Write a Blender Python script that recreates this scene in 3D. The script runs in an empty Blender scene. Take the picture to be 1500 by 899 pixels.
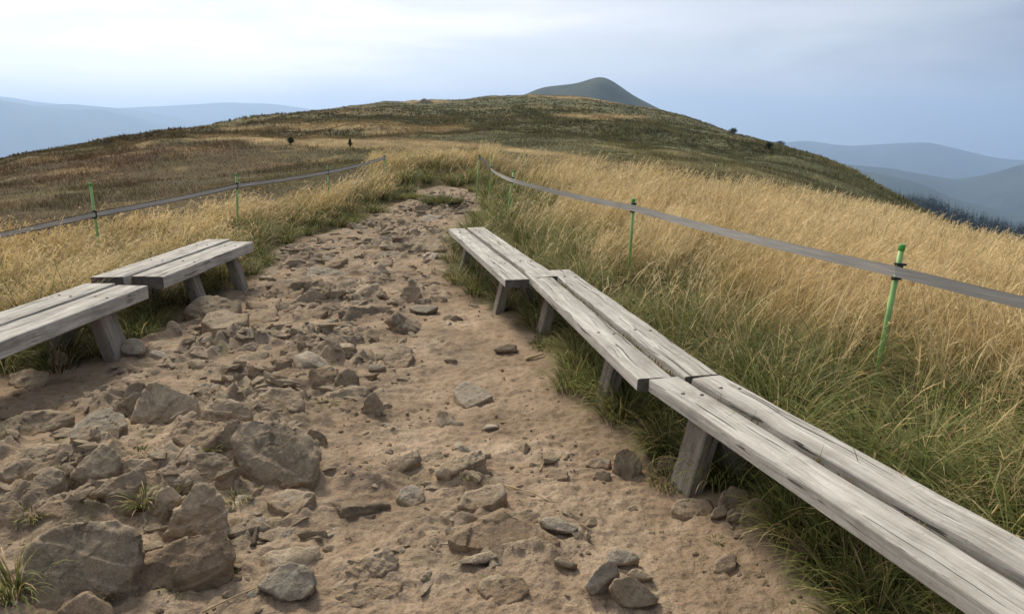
import bpy, bmesh, math, random
import numpy as np
from mathutils import Vector, Matrix, Euler, noise as mn

# ------------------------------------------------------------------ camera, world, sun, exposure
sc = bpy.context.scene
COL = sc.collection
F, PITCH, EYE = 1100.0, math.radians(13.3), 1.6          # focal length in photo pixels, tilt, eye height
cam_d = bpy.data.cameras.new("camera")
cam_d.sensor_width = 36.0
cam_d.lens = F / 1500.0 * 36.0
cam_d.clip_start, cam_d.clip_end = 0.05, 60000.0
cam = bpy.data.objects.new("camera", cam_d)
COL.objects.link(cam)
cam.location = (0, 0, EYE)
cam.rotation_euler = (math.pi / 2 - PITCH, 0, 0)
sc.camera = cam

SUN_EL, SUN_AZ = math.radians(46), math.radians(-28)      # azimuth from +Y, negative = left
HAZE_DENSITY = 1.7e-4
SKY_STRENGTH = 0.1
world = bpy.data.worlds.new("World")
sc.world = world
world.use_nodes = True
wt = world.node_tree
wt.nodes.clear()


def N(t, kind, **kw):
    n = t.nodes.new(kind)
    for k, v in kw.items():
        if k in n.inputs.keys() if isinstance(k, str) else False:
            n.inputs[k].default_value = v
        else:
            setattr(n, k, v)
    return n


def build_sky():
    t = wt
    out = N(t, "ShaderNodeOutputWorld")
    bg = N(t, "ShaderNodeBackground")
    bg.inputs["Strength"].default_value = SKY_STRENGTH
    sky = N(t, "ShaderNodeTexSky", sky_type="NISHITA", sun_disc=False)
    sky.sun_elevation, sky.sun_rotation = SUN_EL, SUN_AZ
    sky.altitude, sky.air_density, sky.dust_density = 1200, 1.0, 2.0
    tc = N(t, "ShaderNodeTexCoord")
    # thin cloud sheet: whiter towards the sun (left), blue grey to the right
    mp = N(t, "ShaderNodeMapping")
    mp.inputs["Scale"].default_value = (1.5, 1.5, 8.5)
    mp.inputs["Rotation"].default_value = (0, math.radians(-7), 0)
    t.links.new(tc.outputs["Generated"], mp.inputs["Vector"])
    nz = N(t, "ShaderNodeTexNoise")
    nz.inputs["Scale"].default_value = 1.5
    nz.inputs["Detail"].default_value = 6
    nz.inputs["Roughness"].default_value = 0.52
    nz.inputs["Distortion"].default_value = 0.35
    t.links.new(mp.outputs[0], nz.inputs["Vector"])
    dt = N(t, "ShaderNodeVectorMath", operation="DOT_PRODUCT")
    dt.inputs[1].default_value = (-0.755, 0.604, 0.25)
    t.links.new(tc.outputs["Generated"], dt.inputs[0])
    rs = N(t, "ShaderNodeMapRange")
    rs.inputs["From Min"].default_value = 0.02
    rs.inputs["From Max"].default_value = 0.95
    t.links.new(dt.outputs["Value"], rs.inputs["Value"])
    ns = N(t, "ShaderNodeMath", operation="MULTIPLY_ADD")
    t.links.new(nz.outputs["Fac"], ns.inputs[0])
    ns.inputs[1].default_value = 1.1
    ns.inputs[2].default_value = -0.53
    ad = N(t, "ShaderNodeMath", operation="ADD", use_clamp=True)
    t.links.new(rs.outputs[0], ad.inputs[0])
    t.links.new(ns.outputs[0], ad.inputs[1])
    cr = N(t, "ShaderNodeValToRGB")
    el = cr.color_ramp.elements
    el[0].position, el[0].color = 0.0, (2.9, 3.2, 3.9, 1)
    el[1].position, el[1].color = 1.0, (13.6, 12.4, 11.6, 1)
    e = el.new(0.45)
    e.color = (6.9, 6.9, 7.1, 1)
    e = el.new(0.72)
    e.color = (9.0, 8.75, 8.7, 1)
    t.links.new(ad.outputs[0], cr.inputs[0])
    mx = N(t, "ShaderNodeMix", data_type="RGBA")
    mx.inputs["Factor"].default_value = 0.86
    t.links.new(sky.outputs[0], mx.inputs[6])
    t.links.new(cr.outputs[0], mx.inputs[7])
    t.links.new(mx.outputs[2], bg.inputs["Color"])
    t.links.new(bg.outputs[0], out.inputs["Surface"])


build_sky()
sun_d = bpy.data.lights.new("sun", "SUN")
sun_d.energy, sun_d.angle, sun_d.color = 3.1, math.radians(14), (1.0, 0.93, 0.80)
sun = bpy.data.objects.new("sun", sun_d)
COL.objects.link(sun)
sv = Vector((math.sin(SUN_AZ) * math.cos(SUN_EL), math.cos(SUN_AZ) * math.cos(SUN_EL), math.sin(SUN_EL)))
sun.rotation_euler = sv.to_track_quat("Z", "Y").to_euler()
sun.location = (-20, 20, 30)
vs = sc.view_settings
vs.view_transform, vs.look, vs.gamma, vs.exposure, vs.use_curve_mapping = "Standard", "None", 1.0, 0.30, False
sc.render.film_transparent = False
cy = sc.cycles
cy.use_denoising = True
cy.max_bounces, cy.diffuse_bounces, cy.glossy_bounces, cy.transmission_bounces = 5, 3, 2, 4
cy.volume_bounces = 3

rng = np.random.default_rng(11)
random.seed(5)

# ------------------------------------------------------------------ helpers
CP, SP = math.cos(PITCH), math.sin(PITCH)


def ray(u, v):
    x, y = (u - 750) / F, -(v - 449.5) / F
    return x, CP + y * SP, -SP + y * CP


def px_of(x, y, z):
    dep = np.maximum(y * CP - (z - EYE) * SP, 1e-3)
    yc = (z - EYE) * CP + y * SP
    return 750 + F * x / dep, 449.5 - F * yc / dep


def sstep(a, b, x):
    t = np.clip((np.asarray(x, float) - a) / (b - a), 0, 1)
    return t * t * (3 - 2 * t)


def _hash(ix, iy, seed):
    h = (ix.astype(np.int64) * 374761393 + iy.astype(np.int64) * 668265263 + seed * 1442695041) & 0xFFFFFFFF
    h = ((h ^ (h >> 13)) * 1274126177) & 0xFFFFFFFF
    h = h ^ (h >> 16)
    return (h & 0xFFFFFF) / float(0x1000000)


def vnoise(x, y, seed=0):
    x, y = np.asarray(x, float), np.asarray(y, float)
    ix, iy = np.floor(x), np.floor(y)
    fx, fy = x - ix, y - iy
    fx, fy = fx * fx * fx * (fx * (6 * fx - 15) + 10), fy * fy * fy * (fy * (6 * fy - 15) + 10)

    def g(dx, dy):
        a = _hash(ix + dx, iy + dy, seed) * 2 * np.pi
        return np.cos(a) * (x - ix - dx) + np.sin(a) * (y - iy - dy)
    n = (g(0, 0) * (1 - fx) + g(1, 0) * fx) * (1 - fy) + (g(0, 1) * (1 - fx) + g(1, 1) * fx) * fy
    return n * 1.5


def fbm(x, y, seed=0, oct=4, gain=0.5):
    s, a, f = 0, 1.0, 1.0
    for i in range(oct):
        s = s + a * vnoise(np.asarray(x) * f + 17.3 * i, np.asarray(y) * f - 9.1 * i, seed + i)
        a *= gain
        f *= 2.03
    return s


def tag(o, label=None, cat=None, group=None, kind=None):
    if label:
        o["label"] = label
    if cat:
        o["category"] = cat
    if group:
        o["group"] = group
    if kind:
        o["kind"] = kind
    return o


def link(name, me, mat=None, parent=None):
    o = bpy.data.objects.new(name, me)
    COL.objects.link(o)
    if mat is not None and not me.materials:
        me.materials.append(mat)
    if parent is not None:
        o.parent = parent
    return o


def empty(name, loc, rz=0.0):
    o = bpy.data.objects.new(name, None)
    o.empty_display_size = 0.1
    COL.objects.link(o)
    o.location = loc
    o.rotation_euler = (0, 0, rz)
    return o


def copy_tree(o, parent=None):
    c = o.copy()
    COL.objects.link(c)
    if parent is not None:
        c.parent = parent
    for ch in list(o.children):
        copy_tree(ch, c)
    return c


def bm_mesh(bm, name, smooth=False):
    me = bpy.data.meshes.new(name)
    bm.to_mesh(me)
    bm.free()
    if smooth:
        me.polygons.foreach_set("use_smooth", [True] * len(me.polygons))
    return me


def np_mesh(name, V, quads=None, tris=None, col=None, smooth=True):
    me = bpy.data.meshes.new(name)
    V = np.ascontiguousarray(V, np.float32)
    me.vertices.add(len(V))
    me.vertices.foreach_set("co", V.ravel())
    nq = 0 if quads is None else len(quads)
    nt = 0 if tris is None else len(tris)
    idx, start = [], []
    if nq:
        idx.append(np.asarray(quads, np.int32).ravel())
        start.append(np.arange(nq) * 4)
    if nt:
        idx.append(np.asarray(tris, np.int32).ravel())
        start.append(nq * 4 + np.arange(nt) * 3)
    idx = np.concatenate(idx).astype(np.int32)
    start = np.concatenate(start).astype(np.int32)
    me.loops.add(len(idx))
    me.loops.foreach_set("vertex_index", idx)
    me.polygons.add(nq + nt)
    me.polygons.foreach_set("loop_start", start)
    me.polygons.foreach_set("use_smooth", np.full(nq + nt, smooth))
    if col is not None:
        a = me.color_attributes.new("Col", "FLOAT_COLOR", "POINT")
        c = np.ones((len(V), 4), np.float32)
        c[:, :col.shape[1]] = col
        a.data.foreach_set("color", c.ravel())
    me.update(calc_edges=True)
    return me


# ------------------------------------------------------------------ materials
def new_mat(name, rough=0.9, spec=0.2):
    m = bpy.data.materials.new(name)
    m.use_nodes = True
    t = m.node_tree
    b = t.nodes["Principled BSDF"]
    b.inputs["Roughness"].default_value = rough
    b.inputs["Specular IOR Level"].default_value = spec
    return m, t, b


def noise_node(t, vec, scale, detail=4, rough=0.55, dist=0.0):
    n = t.nodes.new("ShaderNodeTexNoise")
    n.inputs["Scale"].default_value = scale
    n.inputs["Detail"].default_value = detail
    n.inputs["Roughness"].default_value = rough
    n.inputs["Distortion"].default_value = dist
    if vec is not None:
        t.links.new(vec, n.inputs["Vector"])
    return n.outputs["Fac"]


def ramp(t, fac, stops):
    r = t.nodes.new("ShaderNodeValToRGB")
    e = r.color_ramp.elements
    while len(e) < len(stops):
        e.new(0.5)
    for i, (p, c) in enumerate(stops):
        e[i].position = p
        e[i].color = (*c, 1) if len(c) == 3 else c
    t.links.new(fac, r.inputs[0])
    return r.outputs[0]


def mixc(t, fac, a, b, mode="MIX"):
    m = t.nodes.new("ShaderNodeMix")
    m.data_type = "RGBA"
    m.blend_type = mode
    for s, i in ((fac, 0), (a, 6), (b, 7)):
        if isinstance(s, (int, float)):
            m.inputs[i].default_value = s
        elif isinstance(s, tuple):
            m.inputs[i].default_value = (*s, 1)
        else:
            t.links.new(s, m.inputs[i])
    return m.outputs[2]


def mth(t, op, a, b=None, c=None, clamp=False):
    m = t.nodes.new("ShaderNodeMath")
    m.operation = op
    m.use_clamp = clamp
    for i, s in enumerate((a, b, c)):
        if s is None:
            continue
        if isinstance(s, (int, float)):
            m.inputs[i].default_value = s
        else:
            t.links.new(s, m.inputs[i])
    return m.outputs[0]


def bump(t, b, h, strength=0.5, dist=0.02, prev=None):
    n = t.nodes.new("ShaderNodeBump")
    n.inputs["Strength"].default_value = strength
    n.inputs["Distance"].default_value = dist
    t.links.new(h, n.inputs["Height"])
    if prev is not None:
        t.links.new(prev, n.inputs["Normal"])
    t.links.new(n.outputs[0], b.inputs["Normal"])
    return n.outputs[0]


def texco(t, out="Object", scale=None):
    c = t.nodes.new("ShaderNodeTexCoord")
    if scale is None:
        return c.outputs[out]
    m = t.nodes.new("ShaderNodeMapping")
    m.inputs["Scale"].default_value = scale
    t.links.new(c.outputs[out], m.inputs["Vector"])
    return m.outputs[0]


def attr(t, name="Col"):
    a = t.nodes.new("ShaderNodeAttribute")
    a.attribute_name = name
    return a


def mat_ground():
    m, t, b = new_mat("ground_soil", 0.95, 0.12)
    a = attr(t)
    v = texco(t)
    n1 = noise_node(t, v, 1.1, 6, 0.6)
    n2 = noise_node(t, v, 9.0, 6, 0.65)
    n3 = noise_node(t, v, 95.0, 3, 0.7)
    f1 = ramp(t, n1, [(0.3, (0.72, 0.70, 0.68)), (0.7, (1.22, 1.22, 1.22))])
    f2 = ramp(t, n2, [(0.28, (0.68, 0.66, 0.63)), (0.5, (1, 1, 1)), (0.74, (1.28, 1.3, 1.33))])
    f3 = ramp(t, n3, [(0.3, (0.72, 0.7, 0.68)), (0.7, (1.2, 1.22, 1.24))])
    c = mixc(t, 1.0, a.outputs["Color"], f1, "MULTIPLY")
    c = mixc(t, 0.8, c, f2, "MULTIPLY")
    c = mixc(t, 0.75, c, f3, "MULTIPLY")
    # pale grit grains set in the soil (alpha = dirt amount)
    vo = t.nodes.new("ShaderNodeTexVoronoi")
    vo.inputs["Scale"].default_value = 55
    t.links.new(v, vo.inputs["Vector"])
    gr = mth(t, "LESS_THAN", vo.outputs["Distance"], 0.24)
    sel = t.nodes.new("ShaderNodeSeparateColor")
    t.links.new(vo.outputs["Color"], sel.inputs[0])
    gr = mth(t, "MULTIPLY", gr, mth(t, "GREATER_THAN", sel.outputs[0], 0.72))
    gr = mth(t, "MULTIPLY", gr, a.outputs["Alpha"])
    tint = mixc(t, sel.outputs[1], (0.15, 0.115, 0.085), (0.38, 0.31, 0.235))
    c = mixc(t, mth(t, "MULTIPLY", gr, 0.85), c, tint)
    t.links.new(c, b.inputs["Base Color"])
    h = mth(t, "ADD", mth(t, "MULTIPLY", n2, 0.9), mth(t, "MULTIPLY", n3, 0.35))
    h = mth(t, "ADD", h, mth(t, "MULTIPLY", gr, 0.15))
    bump(t, b, h, 0.75, 0.035)
    return m


def mat_rock(name, c0, c1, dirt=(0.30, 0.21, 0.128), dirt_amt=0.5, lichen=0.35):
    m, t, b = new_mat(name, 0.9, 0.2)
    g = t.nodes.new("ShaderNodeNewGeometry")
    v = g.outputs["Position"]
    oi = t.nodes.new("ShaderNodeObjectInfo")
    n1 = noise_node(t, v, 5.0, 7, 0.62, 0.4)
    n2 = noise_node(t, v, 38.0, 5, 0.7)
    n3 = noise_node(t, v, 170.0, 3, 0.7)
    c = mixc(t, ramp(t, n1, [(0.32, (0, 0, 0)), (0.68, (1, 1, 1))]), c0, c1)
    c = mixc(t, mth(t, "MULTIPLY", ramp(t, noise_node(t, v, 17.0, 6, 0.7), [(0.60, (0, 0, 0)), (0.70, (1, 1, 1))]), 0.5), c, (0.47, 0.43, 0.35))
    c = mixc(t, 0.75, c, ramp(t, n2, [(0.28, (0.55, 0.53, 0.5)), (0.52, (1, 1, 1)), (0.75, (1.35, 1.35, 1.33))]), "MULTIPLY")
    c = mixc(t, 0.7, c, ramp(t, n3, [(0.3, (0.62, 0.61, 0.6)), (0.7, (1.3, 1.3, 1.3))]), "MULTIPLY")
    rv = ramp(t, oi.outputs["Random"], [(0.0, (0.78, 0.77, 0.75)), (0.5, (1, 0.99, 0.97)), (1.0, (1.22, 1.2, 1.18))])
    c = mixc(t, 1.0, c, rv, "MULTIPLY")
    # dark lichen crust and soil dust blown into the hollows
    n4 = noise_node(t, v, 11.0, 5, 0.7, 0.6)
    c = mixc(t, mth(t, "MULTIPLY", ramp(t, n4, [(0.55, (0, 0, 0)), (0.66, (1, 1, 1))]), lichen), c, (0.075, 0.07, 0.055))
    n5 = noise_node(t, v, 7.0, 5, 0.65)
    c = mixc(t, mth(t, "MULTIPLY", ramp(t, n5, [(0.42, (0, 0, 0)), (0.62, (1, 1, 1))]), dirt_amt * 0.7), c, dirt)
    a = attr(t, "Soil")                       # soil caked on the foot of the stone
    sl = mth(t, "MULTIPLY_ADD", n5, 1.4, mth(t, "MULTIPLY_ADD", a.outputs["Fac"], 1.6, -1.3), clamp=True)
    c = mixc(t, mth(t, "MULTIPLY", sl, 0.85), c, mixc(t, 0.7, dirt, ramp(t, n2, [(0.28, (0.6, 0.6, 0.6)), (0.75, (1.3, 1.3, 1.3))]), "MULTIPLY"))
    t.links.new(c, b.inputs["Base Color"])
    h = mth(t, "ADD", mth(t, "MULTIPLY", n2, 1.0), mth(t, "MULTIPLY", n3, 0.3))
    h = mth(t, "ADD", h, mth(t, "MULTIPLY", n4, 0.7))
    bump(t, b, h, 0.8, 0.02)
    return m


def mat_wood(name, c0, c1, c2):
    m, t, b = new_mat(name, 0.82, 0.2)
    oi = t.nodes.new("ShaderNodeObjectInfo")
    v0 = t.nodes.new("ShaderNodeTexCoord").outputs["Object"]
    add = t.nodes.new("ShaderNodeVectorMath")
    add.operation = "MULTIPLY_ADD"
    cx = t.nodes.new("ShaderNodeCombineXYZ")
    t.links.new(oi.outputs["Random"], cx.inputs[0])
    t.links.new(oi.outputs["Random"], cx.inputs[1])
    t.links.new(cx.outputs[0], add.inputs[0])
    add.inputs[1].default_value = (37, 11, 5)
    t.links.new(v0, add.inputs[2])
    # slow warp keeps the grain from running dead straight
    wn = t.nodes.new("ShaderNodeTexNoise")
    wn.inputs["Scale"].default_value = 1.7
    t.links.new(add.outputs[0], wn.inputs["Vector"])
    wadd = t.nodes.new("ShaderNodeVectorMath")
    wadd.operation = "MULTIPLY_ADD"
    t.links.new(wn.outputs["Color"], wadd.inputs[0])
    wadd.inputs[1].default_value = (0, 0.07, 0.05)
    t.links.new(add.outputs[0], wadd.inputs[2])

    def st(sx, s):
        mp = t.nodes.new("ShaderNodeMapping")
        mp.inputs["Scale"].default_value = (sx, s, s)
        t.links.new(wadd.outputs[0], mp.inputs["Vector"])
        return mp.outputs[0]
    g1 = noise_node(t, st(1.2, 26), 1.0, 5, 0.65)
    g2 = noise_node(t, st(3.5, 130), 1.0, 6, 0.75)
    g3 = noise_node(t, st(0.7, 9), 1.0, 4, 0.6)
    ck = noise_node(t, st(0.9, 60), 1.0, 2, 0.5)
    blot = noise_node(t, add.outputs[0], 5.0, 5, 0.65)
    c = mixc(t, ramp(t, g1, [(0.3, (0, 0, 0)), (0.7, (1, 1, 1))]), c0, c1)
    c = mixc(t, mth(t, "MULTIPLY", ramp(t, g3, [(0.35, (1, 1, 1)), (0.6, (0, 0, 0))]), 0.45), c, c2)
    c = mixc(t, 0.85, c, ramp(t, g2, [(0.3, (0.5, 0.48, 0.45)), (0.7, (1.25, 1.25, 1.25))]), "MULTIPLY")
    c = mixc(t, 0.8, c, ramp(t, blot, [(0.25, (0.62, 0.6, 0.57)), (0.5, (1, 1, 1)), (0.8, (1.16, 1.16, 1.17))]), "MULTIPLY")
    # weather stains and trodden-in mud
    st_ = noise_node(t, st(1.6, 5), 1.0, 6, 0.68, 0.5)
    c = mixc(t, mth(t, "MULTIPLY", ramp(t, st_, [(0.52, (0, 0, 0)), (0.68, (1, 1, 1))]), 0.32), c, (0.22, 0.19, 0.15))
    c = mixc(t, mth(t, "MULTIPLY", ramp(t, noise_node(t, add.outputs[0], 60.0, 3, 0.7), [(0.6, (0, 0, 0)), (0.72, (1, 1, 1))]), 0.45), c, (0.13, 0.115, 0.095))
    # knots
    vo = t.nodes.new("ShaderNodeTexVoronoi")
    vo.inputs["Scale"].default_value = 1.0
    mp = t.nodes.new("ShaderNodeMapping")
    mp.inputs["Scale"].default_value = (3.4, 8.5, 8.5)
    t.links.new(wadd.outputs[0], mp.inputs["Vector"])
    t.links.new(mp.outputs[0], vo.inputs["Vector"])
    sc_ = t.nodes.new("ShaderNodeSeparateColor")
    t.links.new(vo.outputs["Color"], sc_.inputs[0])
    kn = mth(t, "MULTIPLY", ramp(t, vo.outputs["Distance"], [(0.08, (1, 1, 1)), (0.2, (0, 0, 0))]), mth(t, "GREATER_THAN", sc_.outputs[0], 0.72))
    c = mixc(t, mth(t, "MULTIPLY", kn, 0.6), c, (0.13, 0.105, 0.08))
    crack = ramp(t, ck, [(0.335, (1, 1, 1)), (0.37, (0, 0, 0))])
    c = mixc(t, mth(t, "MULTIPLY", crack, 0.85), c, (0.045, 0.04, 0.033))
    t.links.new(c, b.inputs["Base Color"])
    h = mth(t, "ADD", mth(t, "MULTIPLY", g1, 0.8), mth(t, "MULTIPLY", g2, 0.6))
    h = mth(t, "SUBTRACT", h, mth(t, "MULTIPLY", crack, 0.9))
    bump(t, b, h, 0.6, 0.008)
    return m


def mat_leaf(name, rough=0.7, trans=0.35, spec=0.25):
    m, t, b = new_mat(name, rough, spec)
    a = attr(t)
    out = t.nodes["Material Output"]
    t.links.new(a.outputs["Color"], b.inputs["Base Color"])
    tr = t.nodes.new("ShaderNodeBsdfTranslucent")
    t.links.new(a.outputs["Color"], tr.inputs["Color"])
    mx = t.nodes.new("ShaderNodeMixShader")
    mx.inputs[0].default_value = trans
    t.links.new(b.outputs[0], mx.inputs[1])
    t.links.new(tr.outputs[0], mx.inputs[2])
    t.links.new(mx.outputs[0], out.inputs["Surface"])
    return m


def mat_simple(name, c, rough=0.5, spec=0.4, var=0.25, scale=14.0, streak=None):
    m, t, b = new_mat(name, rough, spec)
    v = texco(t, "Object", streak or (1, 1, 1))
    n = noise_node(t, v, scale, 5, 0.6)
    lo, hi = 1 - var, 1 + var
    cc = mixc(t, 1.0, c, ramp(t, n, [(0.3, (lo, lo, lo)), (0.7, (hi, hi, hi))]), "MULTIPLY")
    t.links.new(cc, b.inputs["Base Color"])
    bump(t, b, n, 0.25, 0.004)
    return m


def mat_far(name, c0, c1, scale):
    m, t, b = new_mat(name, 0.95, 0.05)
    n = noise_node(t, texco(t), scale, 8, 0.65)
    t.links.new(ramp(t, n, [(0.3, c0), (0.7, c1)]), b.inputs["Base Color"])
    return m


M_GROUND = mat_ground()
M_LEAF = mat_leaf("grass_blade")
M_HEATH = mat_leaf("heath_leaf", 0.85, 0.2, 0.1)
M_ROCK = mat_rock("rock_tan_grey", (0.28, 0.22, 0.147), (0.45, 0.365, 0.258))
M_ROCK_PALE = mat_rock("rock_pale", (0.33, 0.28, 0.21), (0.48, 0.415, 0.32), dirt_amt=0.25, lichen=0.25)
M_ROCK_DARK = mat_rock("rock_dark", (0.195, 0.153, 0.105), (0.34, 0.275, 0.192), dirt_amt=0.4, lichen=0.5)
M_ROCK_BROWN = mat_rock("rock_brown", (0.25, 0.18, 0.115), (0.37, 0.28, 0.185), dirt_amt=0.6, lichen=0.25)
M_GRIT = mat_rock("grit", (0.21, 0.155, 0.10), (0.36, 0.275, 0.185), dirt_amt=0.2, lichen=0.2)
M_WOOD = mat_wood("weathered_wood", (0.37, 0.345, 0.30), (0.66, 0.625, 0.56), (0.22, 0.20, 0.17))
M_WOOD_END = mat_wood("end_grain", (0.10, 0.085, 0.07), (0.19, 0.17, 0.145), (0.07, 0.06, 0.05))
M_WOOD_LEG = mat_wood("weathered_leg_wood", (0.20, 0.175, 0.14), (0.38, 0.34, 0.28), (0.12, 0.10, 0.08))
M_POLE = mat_simple("green_plastic", (0.25, 0.43, 0.13), 0.45, 0.4, 0.22)
M_POLE_CAP = mat_simple("bright_green_cap", (0.06, 0.32, 0.045), 0.4, 0.5, 0.15)
M_CLIP = mat_simple("black_clip", (0.018, 0.02, 0.02), 0.4, 0.5, 0.2)
M_STRAP = mat_simple("grey_webbing", (0.46, 0.43, 0.38), 0.85, 0.15, 0.24, 3.0, (1.0, 1.0, 30))
M_STRAP_EDGE = mat_simple("dark_webbing_hem", (0.05, 0.05, 0.05), 0.85, 0.15, 0.2)
M_BARK = mat_simple("bark", (0.09, 0.07, 0.05), 0.9, 0.1, 0.4, 30)

# ------------------------------------------------------------------ the lie of the land
PATH_PX = [(-60, 545), (60, 545), (130, 535), (180, 505), (232, 482), (282, 450), (330, 428), (378, 408), (398, 372), (440, 350),
           (500, 336), (560, 313), (592, 298), (608, 289), (640, 284), (690, 287), (702, 300), (690, 332), (655, 368), (660, 402),
           (700, 442), (752, 474), (782, 512), (826, 548), (852, 592), (905, 615), (952, 660), (985, 708), (1070, 745), (1130, 795),
           (1180, 850), (1222, 905), (1265, 985)]


def flat_px(u, v, z=0.0):
    d = ray(u, v)
    k = (z - EYE) / d[2]
    return d[0] * k, d[1] * k


PATH = np.array([flat_px(u, v) for u, v in PATH_PX] + [(1.0, -4.0), (-7, -4.0), (-7, 4.3)])


def path_sd(x, y):
    """signed distance to the trodden path, negative on it"""
    x, y = np.asarray(x, float), np.asarray(y, float)
    d2 = np.full(x.shape, 1e9)
    inside = np.zeros(x.shape, bool)
    n = len(PATH)
    for i in range(n):
        ax, ay = PATH[i]
        bx, by = PATH[(i + 1) % n]
        ex, ey = bx - ax, by - ay
        t = np.clip(((x - ax) * ex + (y - ay) * ey) / (ex * ex + ey * ey), 0, 1)
        d2 = np.minimum(d2, (x - ax - t * ex) ** 2 + (y - ay - t * ey) ** 2)
        if ay != by:
            cr = ((ay > y) != (by > y)) & (x < (bx - ax) * (y - ay) / (by - ay) + ax)
            inside ^= cr
    d = np.sqrt(d2)
    return np.where(inside, -d, d)


SKYLINE = [(-500, 310), (-200, 270), (0, 247), (40, 232), (90, 221), (160, 210), (230, 195), (340, 187), (375, 179), (460, 166), (540, 156), (565, 152), (620, 151),
           (700, 145), (780, 139), (850, 142), (900, 150), (970, 164), (1030, 183), (1075, 198), (1140, 214), (1200, 240),
           (1250, 272), (1300, 312), (1400, 365), (1500, 410), (1700, 420), (2000, 520)]
RIDGE_R = [(-500, 60), (0, 75), (230, 120), (340, 150), (460, 220), (620, 270), (800, 300), (970, 300), (1140, 240), (1250, 180), (1350, 120), (1500, 70), (2000, 40)]


def _polar(u, v):
    d = ray(u, v)
    return math.atan2(d[0], d[1]), d[2] / math.hypot(d[0], d[1])


_sk = sorted(_polar(u, v) for u, v in SKYLINE)
SK_A, SK_E = np.array([p[0] for p in _sk]), np.array([p[1] for p in _sk])
_rr = sorted((_polar(u, 200)[0], r) for u, r in RIDGE_R)
RR_A, RR_R = np.array([p[0] for p in _rr]), np.array([p[1] for p in _rr])
VALLEY = -420.0


def blob(x, y, cx, cy, rx, ry):
    return np.exp(-(((x - cx) / rx) ** 2 + ((y - cy) / ry) ** 2))


def rock_zone(x, y):
    """where bedrock breaks through the trodden soil, 0..1"""
    z = np.zeros(np.shape(x))
    for u, v, rx, ry, w in [(300, 610, 0.9, 0.9, 1.0), (120, 700, 0.9, 0.7, 1.0), (370, 500, 1.0, 0.8, 1.0), (230, 780, 0.6, 0.45, 0.9),
                            (520, 430, 0.9, 1.2, 1.0), (600, 360, 1.1, 1.6, 1.0), (480, 520, 0.6, 0.5, 0.9), (440, 385, 0.8, 1.6, 0.8), (640, 310, 1.0, 2.2, 1.0), (655, 300, 1.0, 2.0, 1.0), (610, 305, 0.9, 1.6, 1.0),
                            (640, 690, 0.5, 0.32, 0.7), (740, 780, 0.4, 0.25, 0.7), (590, 830, 0.35, 0.2, 0.5), (600, 520, 0.3, 0.35, 0.8), (560, 330, 0.8, 1.4, 0.7)]:
        cx, cy_ = flat_px(u, v)
        z = np.maximum(z, w * blob(x, y, cx, cy_, rx, ry))
    return z


def ground_z(x, y, detail=True):
    x, y = np.asarray(x, float), np.asarray(y, float)
    r = np.maximum(np.hypot(x, y), 0.01)
    az = np.arctan2(x, y)
    e = np.interp(az, SK_A, SK_E)
    R = np.interp(az, RR_A, RR_R)
    side = -0.15 * np.maximum(0, x - 2.7) ** 1.12 * sstep(60, 10, r) - 0.03 * np.maximum(0, -x - 5.0) ** 1.1 * sstep(60, 10, r)
    near = (side - EYE) / r
    r0 = 13.0
    w = sstep(0, 1, np.log(np.clip(r, r0, R) / r0) / np.log(R / r0))
    w = w ** 0.85
    z = EYE + r * ((1 - w) * near + w * e)
    over = np.maximum(0, r - R)
    fall = np.where(over < 90, over ** 2 / 400.0, 20.25 + (over - 90) * 0.45)
    zR = EYE + R * e
    z = np.where(r > R, np.maximum(zR - fall + over * np.minimum(e, 0.02) * np.exp(-over / 80), VALLEY + 25 * fbm(x / 1500, y / 1500, 5)), z)
    # rolling swells of the heath
    sw = sstep(14, 40, r) * sstep(R * 1.02, R * 0.7, r)
    z = z + sw * (0.5 * fbm(x / 14, y / 14, 21, 3) + np.clip(r / 60, 0.4, 0.9) * 0.13 * fbm(x / 3.1, y / 3.1, 23, 4, 0.6)) + sstep(40, 120, r) * sstep(R * 1.02, R * 0.7, r) * 0.8 * fbm(x / 45, y / 45, 31, 3)
    if detail:
        nearw = sstep(30, 16, r)
        if np.any(nearw > 0):
            sd = path_sd(x, y)
            on = sstep(0.1, -0.25, sd)
            bank = sstep(-0.1, 0.55, sd) * 0.07
            hump = 0.45 * blob(x, y, -1.55, 22.3, 1.9, 1.5) + 0.25 * blob(x, y, -4.5, 20.5, 1.8, 2.0)
            rz = rock_zone(x, y) * on
            # tilted bedding: sharp ridges running across the path
            s = (x * 0.45 + y * 0.9)
            wv = fbm(x * 1.3, y * 1.3, 41, 3)
            saw = np.mod(s * 3.1 + 1.1 * wv, 1.0)
            strata = np.where(saw < 0.72, saw / 0.72, (1 - saw) / 0.28)
            chunk = np.abs(fbm(x * 5.0, y * 5.0, 47, 4))
            d = on * (0.028 * fbm(x * 0.9, y * 0.9, 3, 3) + 0.012 * fbm(x * 5.5, y * 5.5, 7, 3) + 0.0085 * fbm(x * 20, y * 20, 9, 4, 0.6))
            s2 = np.mod((x * 0.75 + y * 0.5) * 6.3 + 1.4 * fbm(x * 2.3, y * 2.3, 52, 3), 1.0)
            st2 = np.where(s2 < 0.65, s2 / 0.65, (1 - s2) / 0.35)
            crag = sstep(-0.3, 0.35, fbm(x * 1.9, y * 1.9, 44, 3))
            d = d + rz * crag * (0.075 * strata + 0.045 * st2 * (0.4 + strata) + 0.07 * (0.45 - chunk) - 0.02) + rz * 0.02
            d = d + (1 - on) * 0.02 * fbm(x * 2.5, y * 2.5, 13, 3)
            mx0, my0 = flat_px(250, 690)
            mound = 0.13 * blob(x, y, mx0, my0, 0.95, 0.75) * on
            z = z + nearw * (d + bank + mound) + hump * sstep(45, 30, r)
    return z


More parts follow.
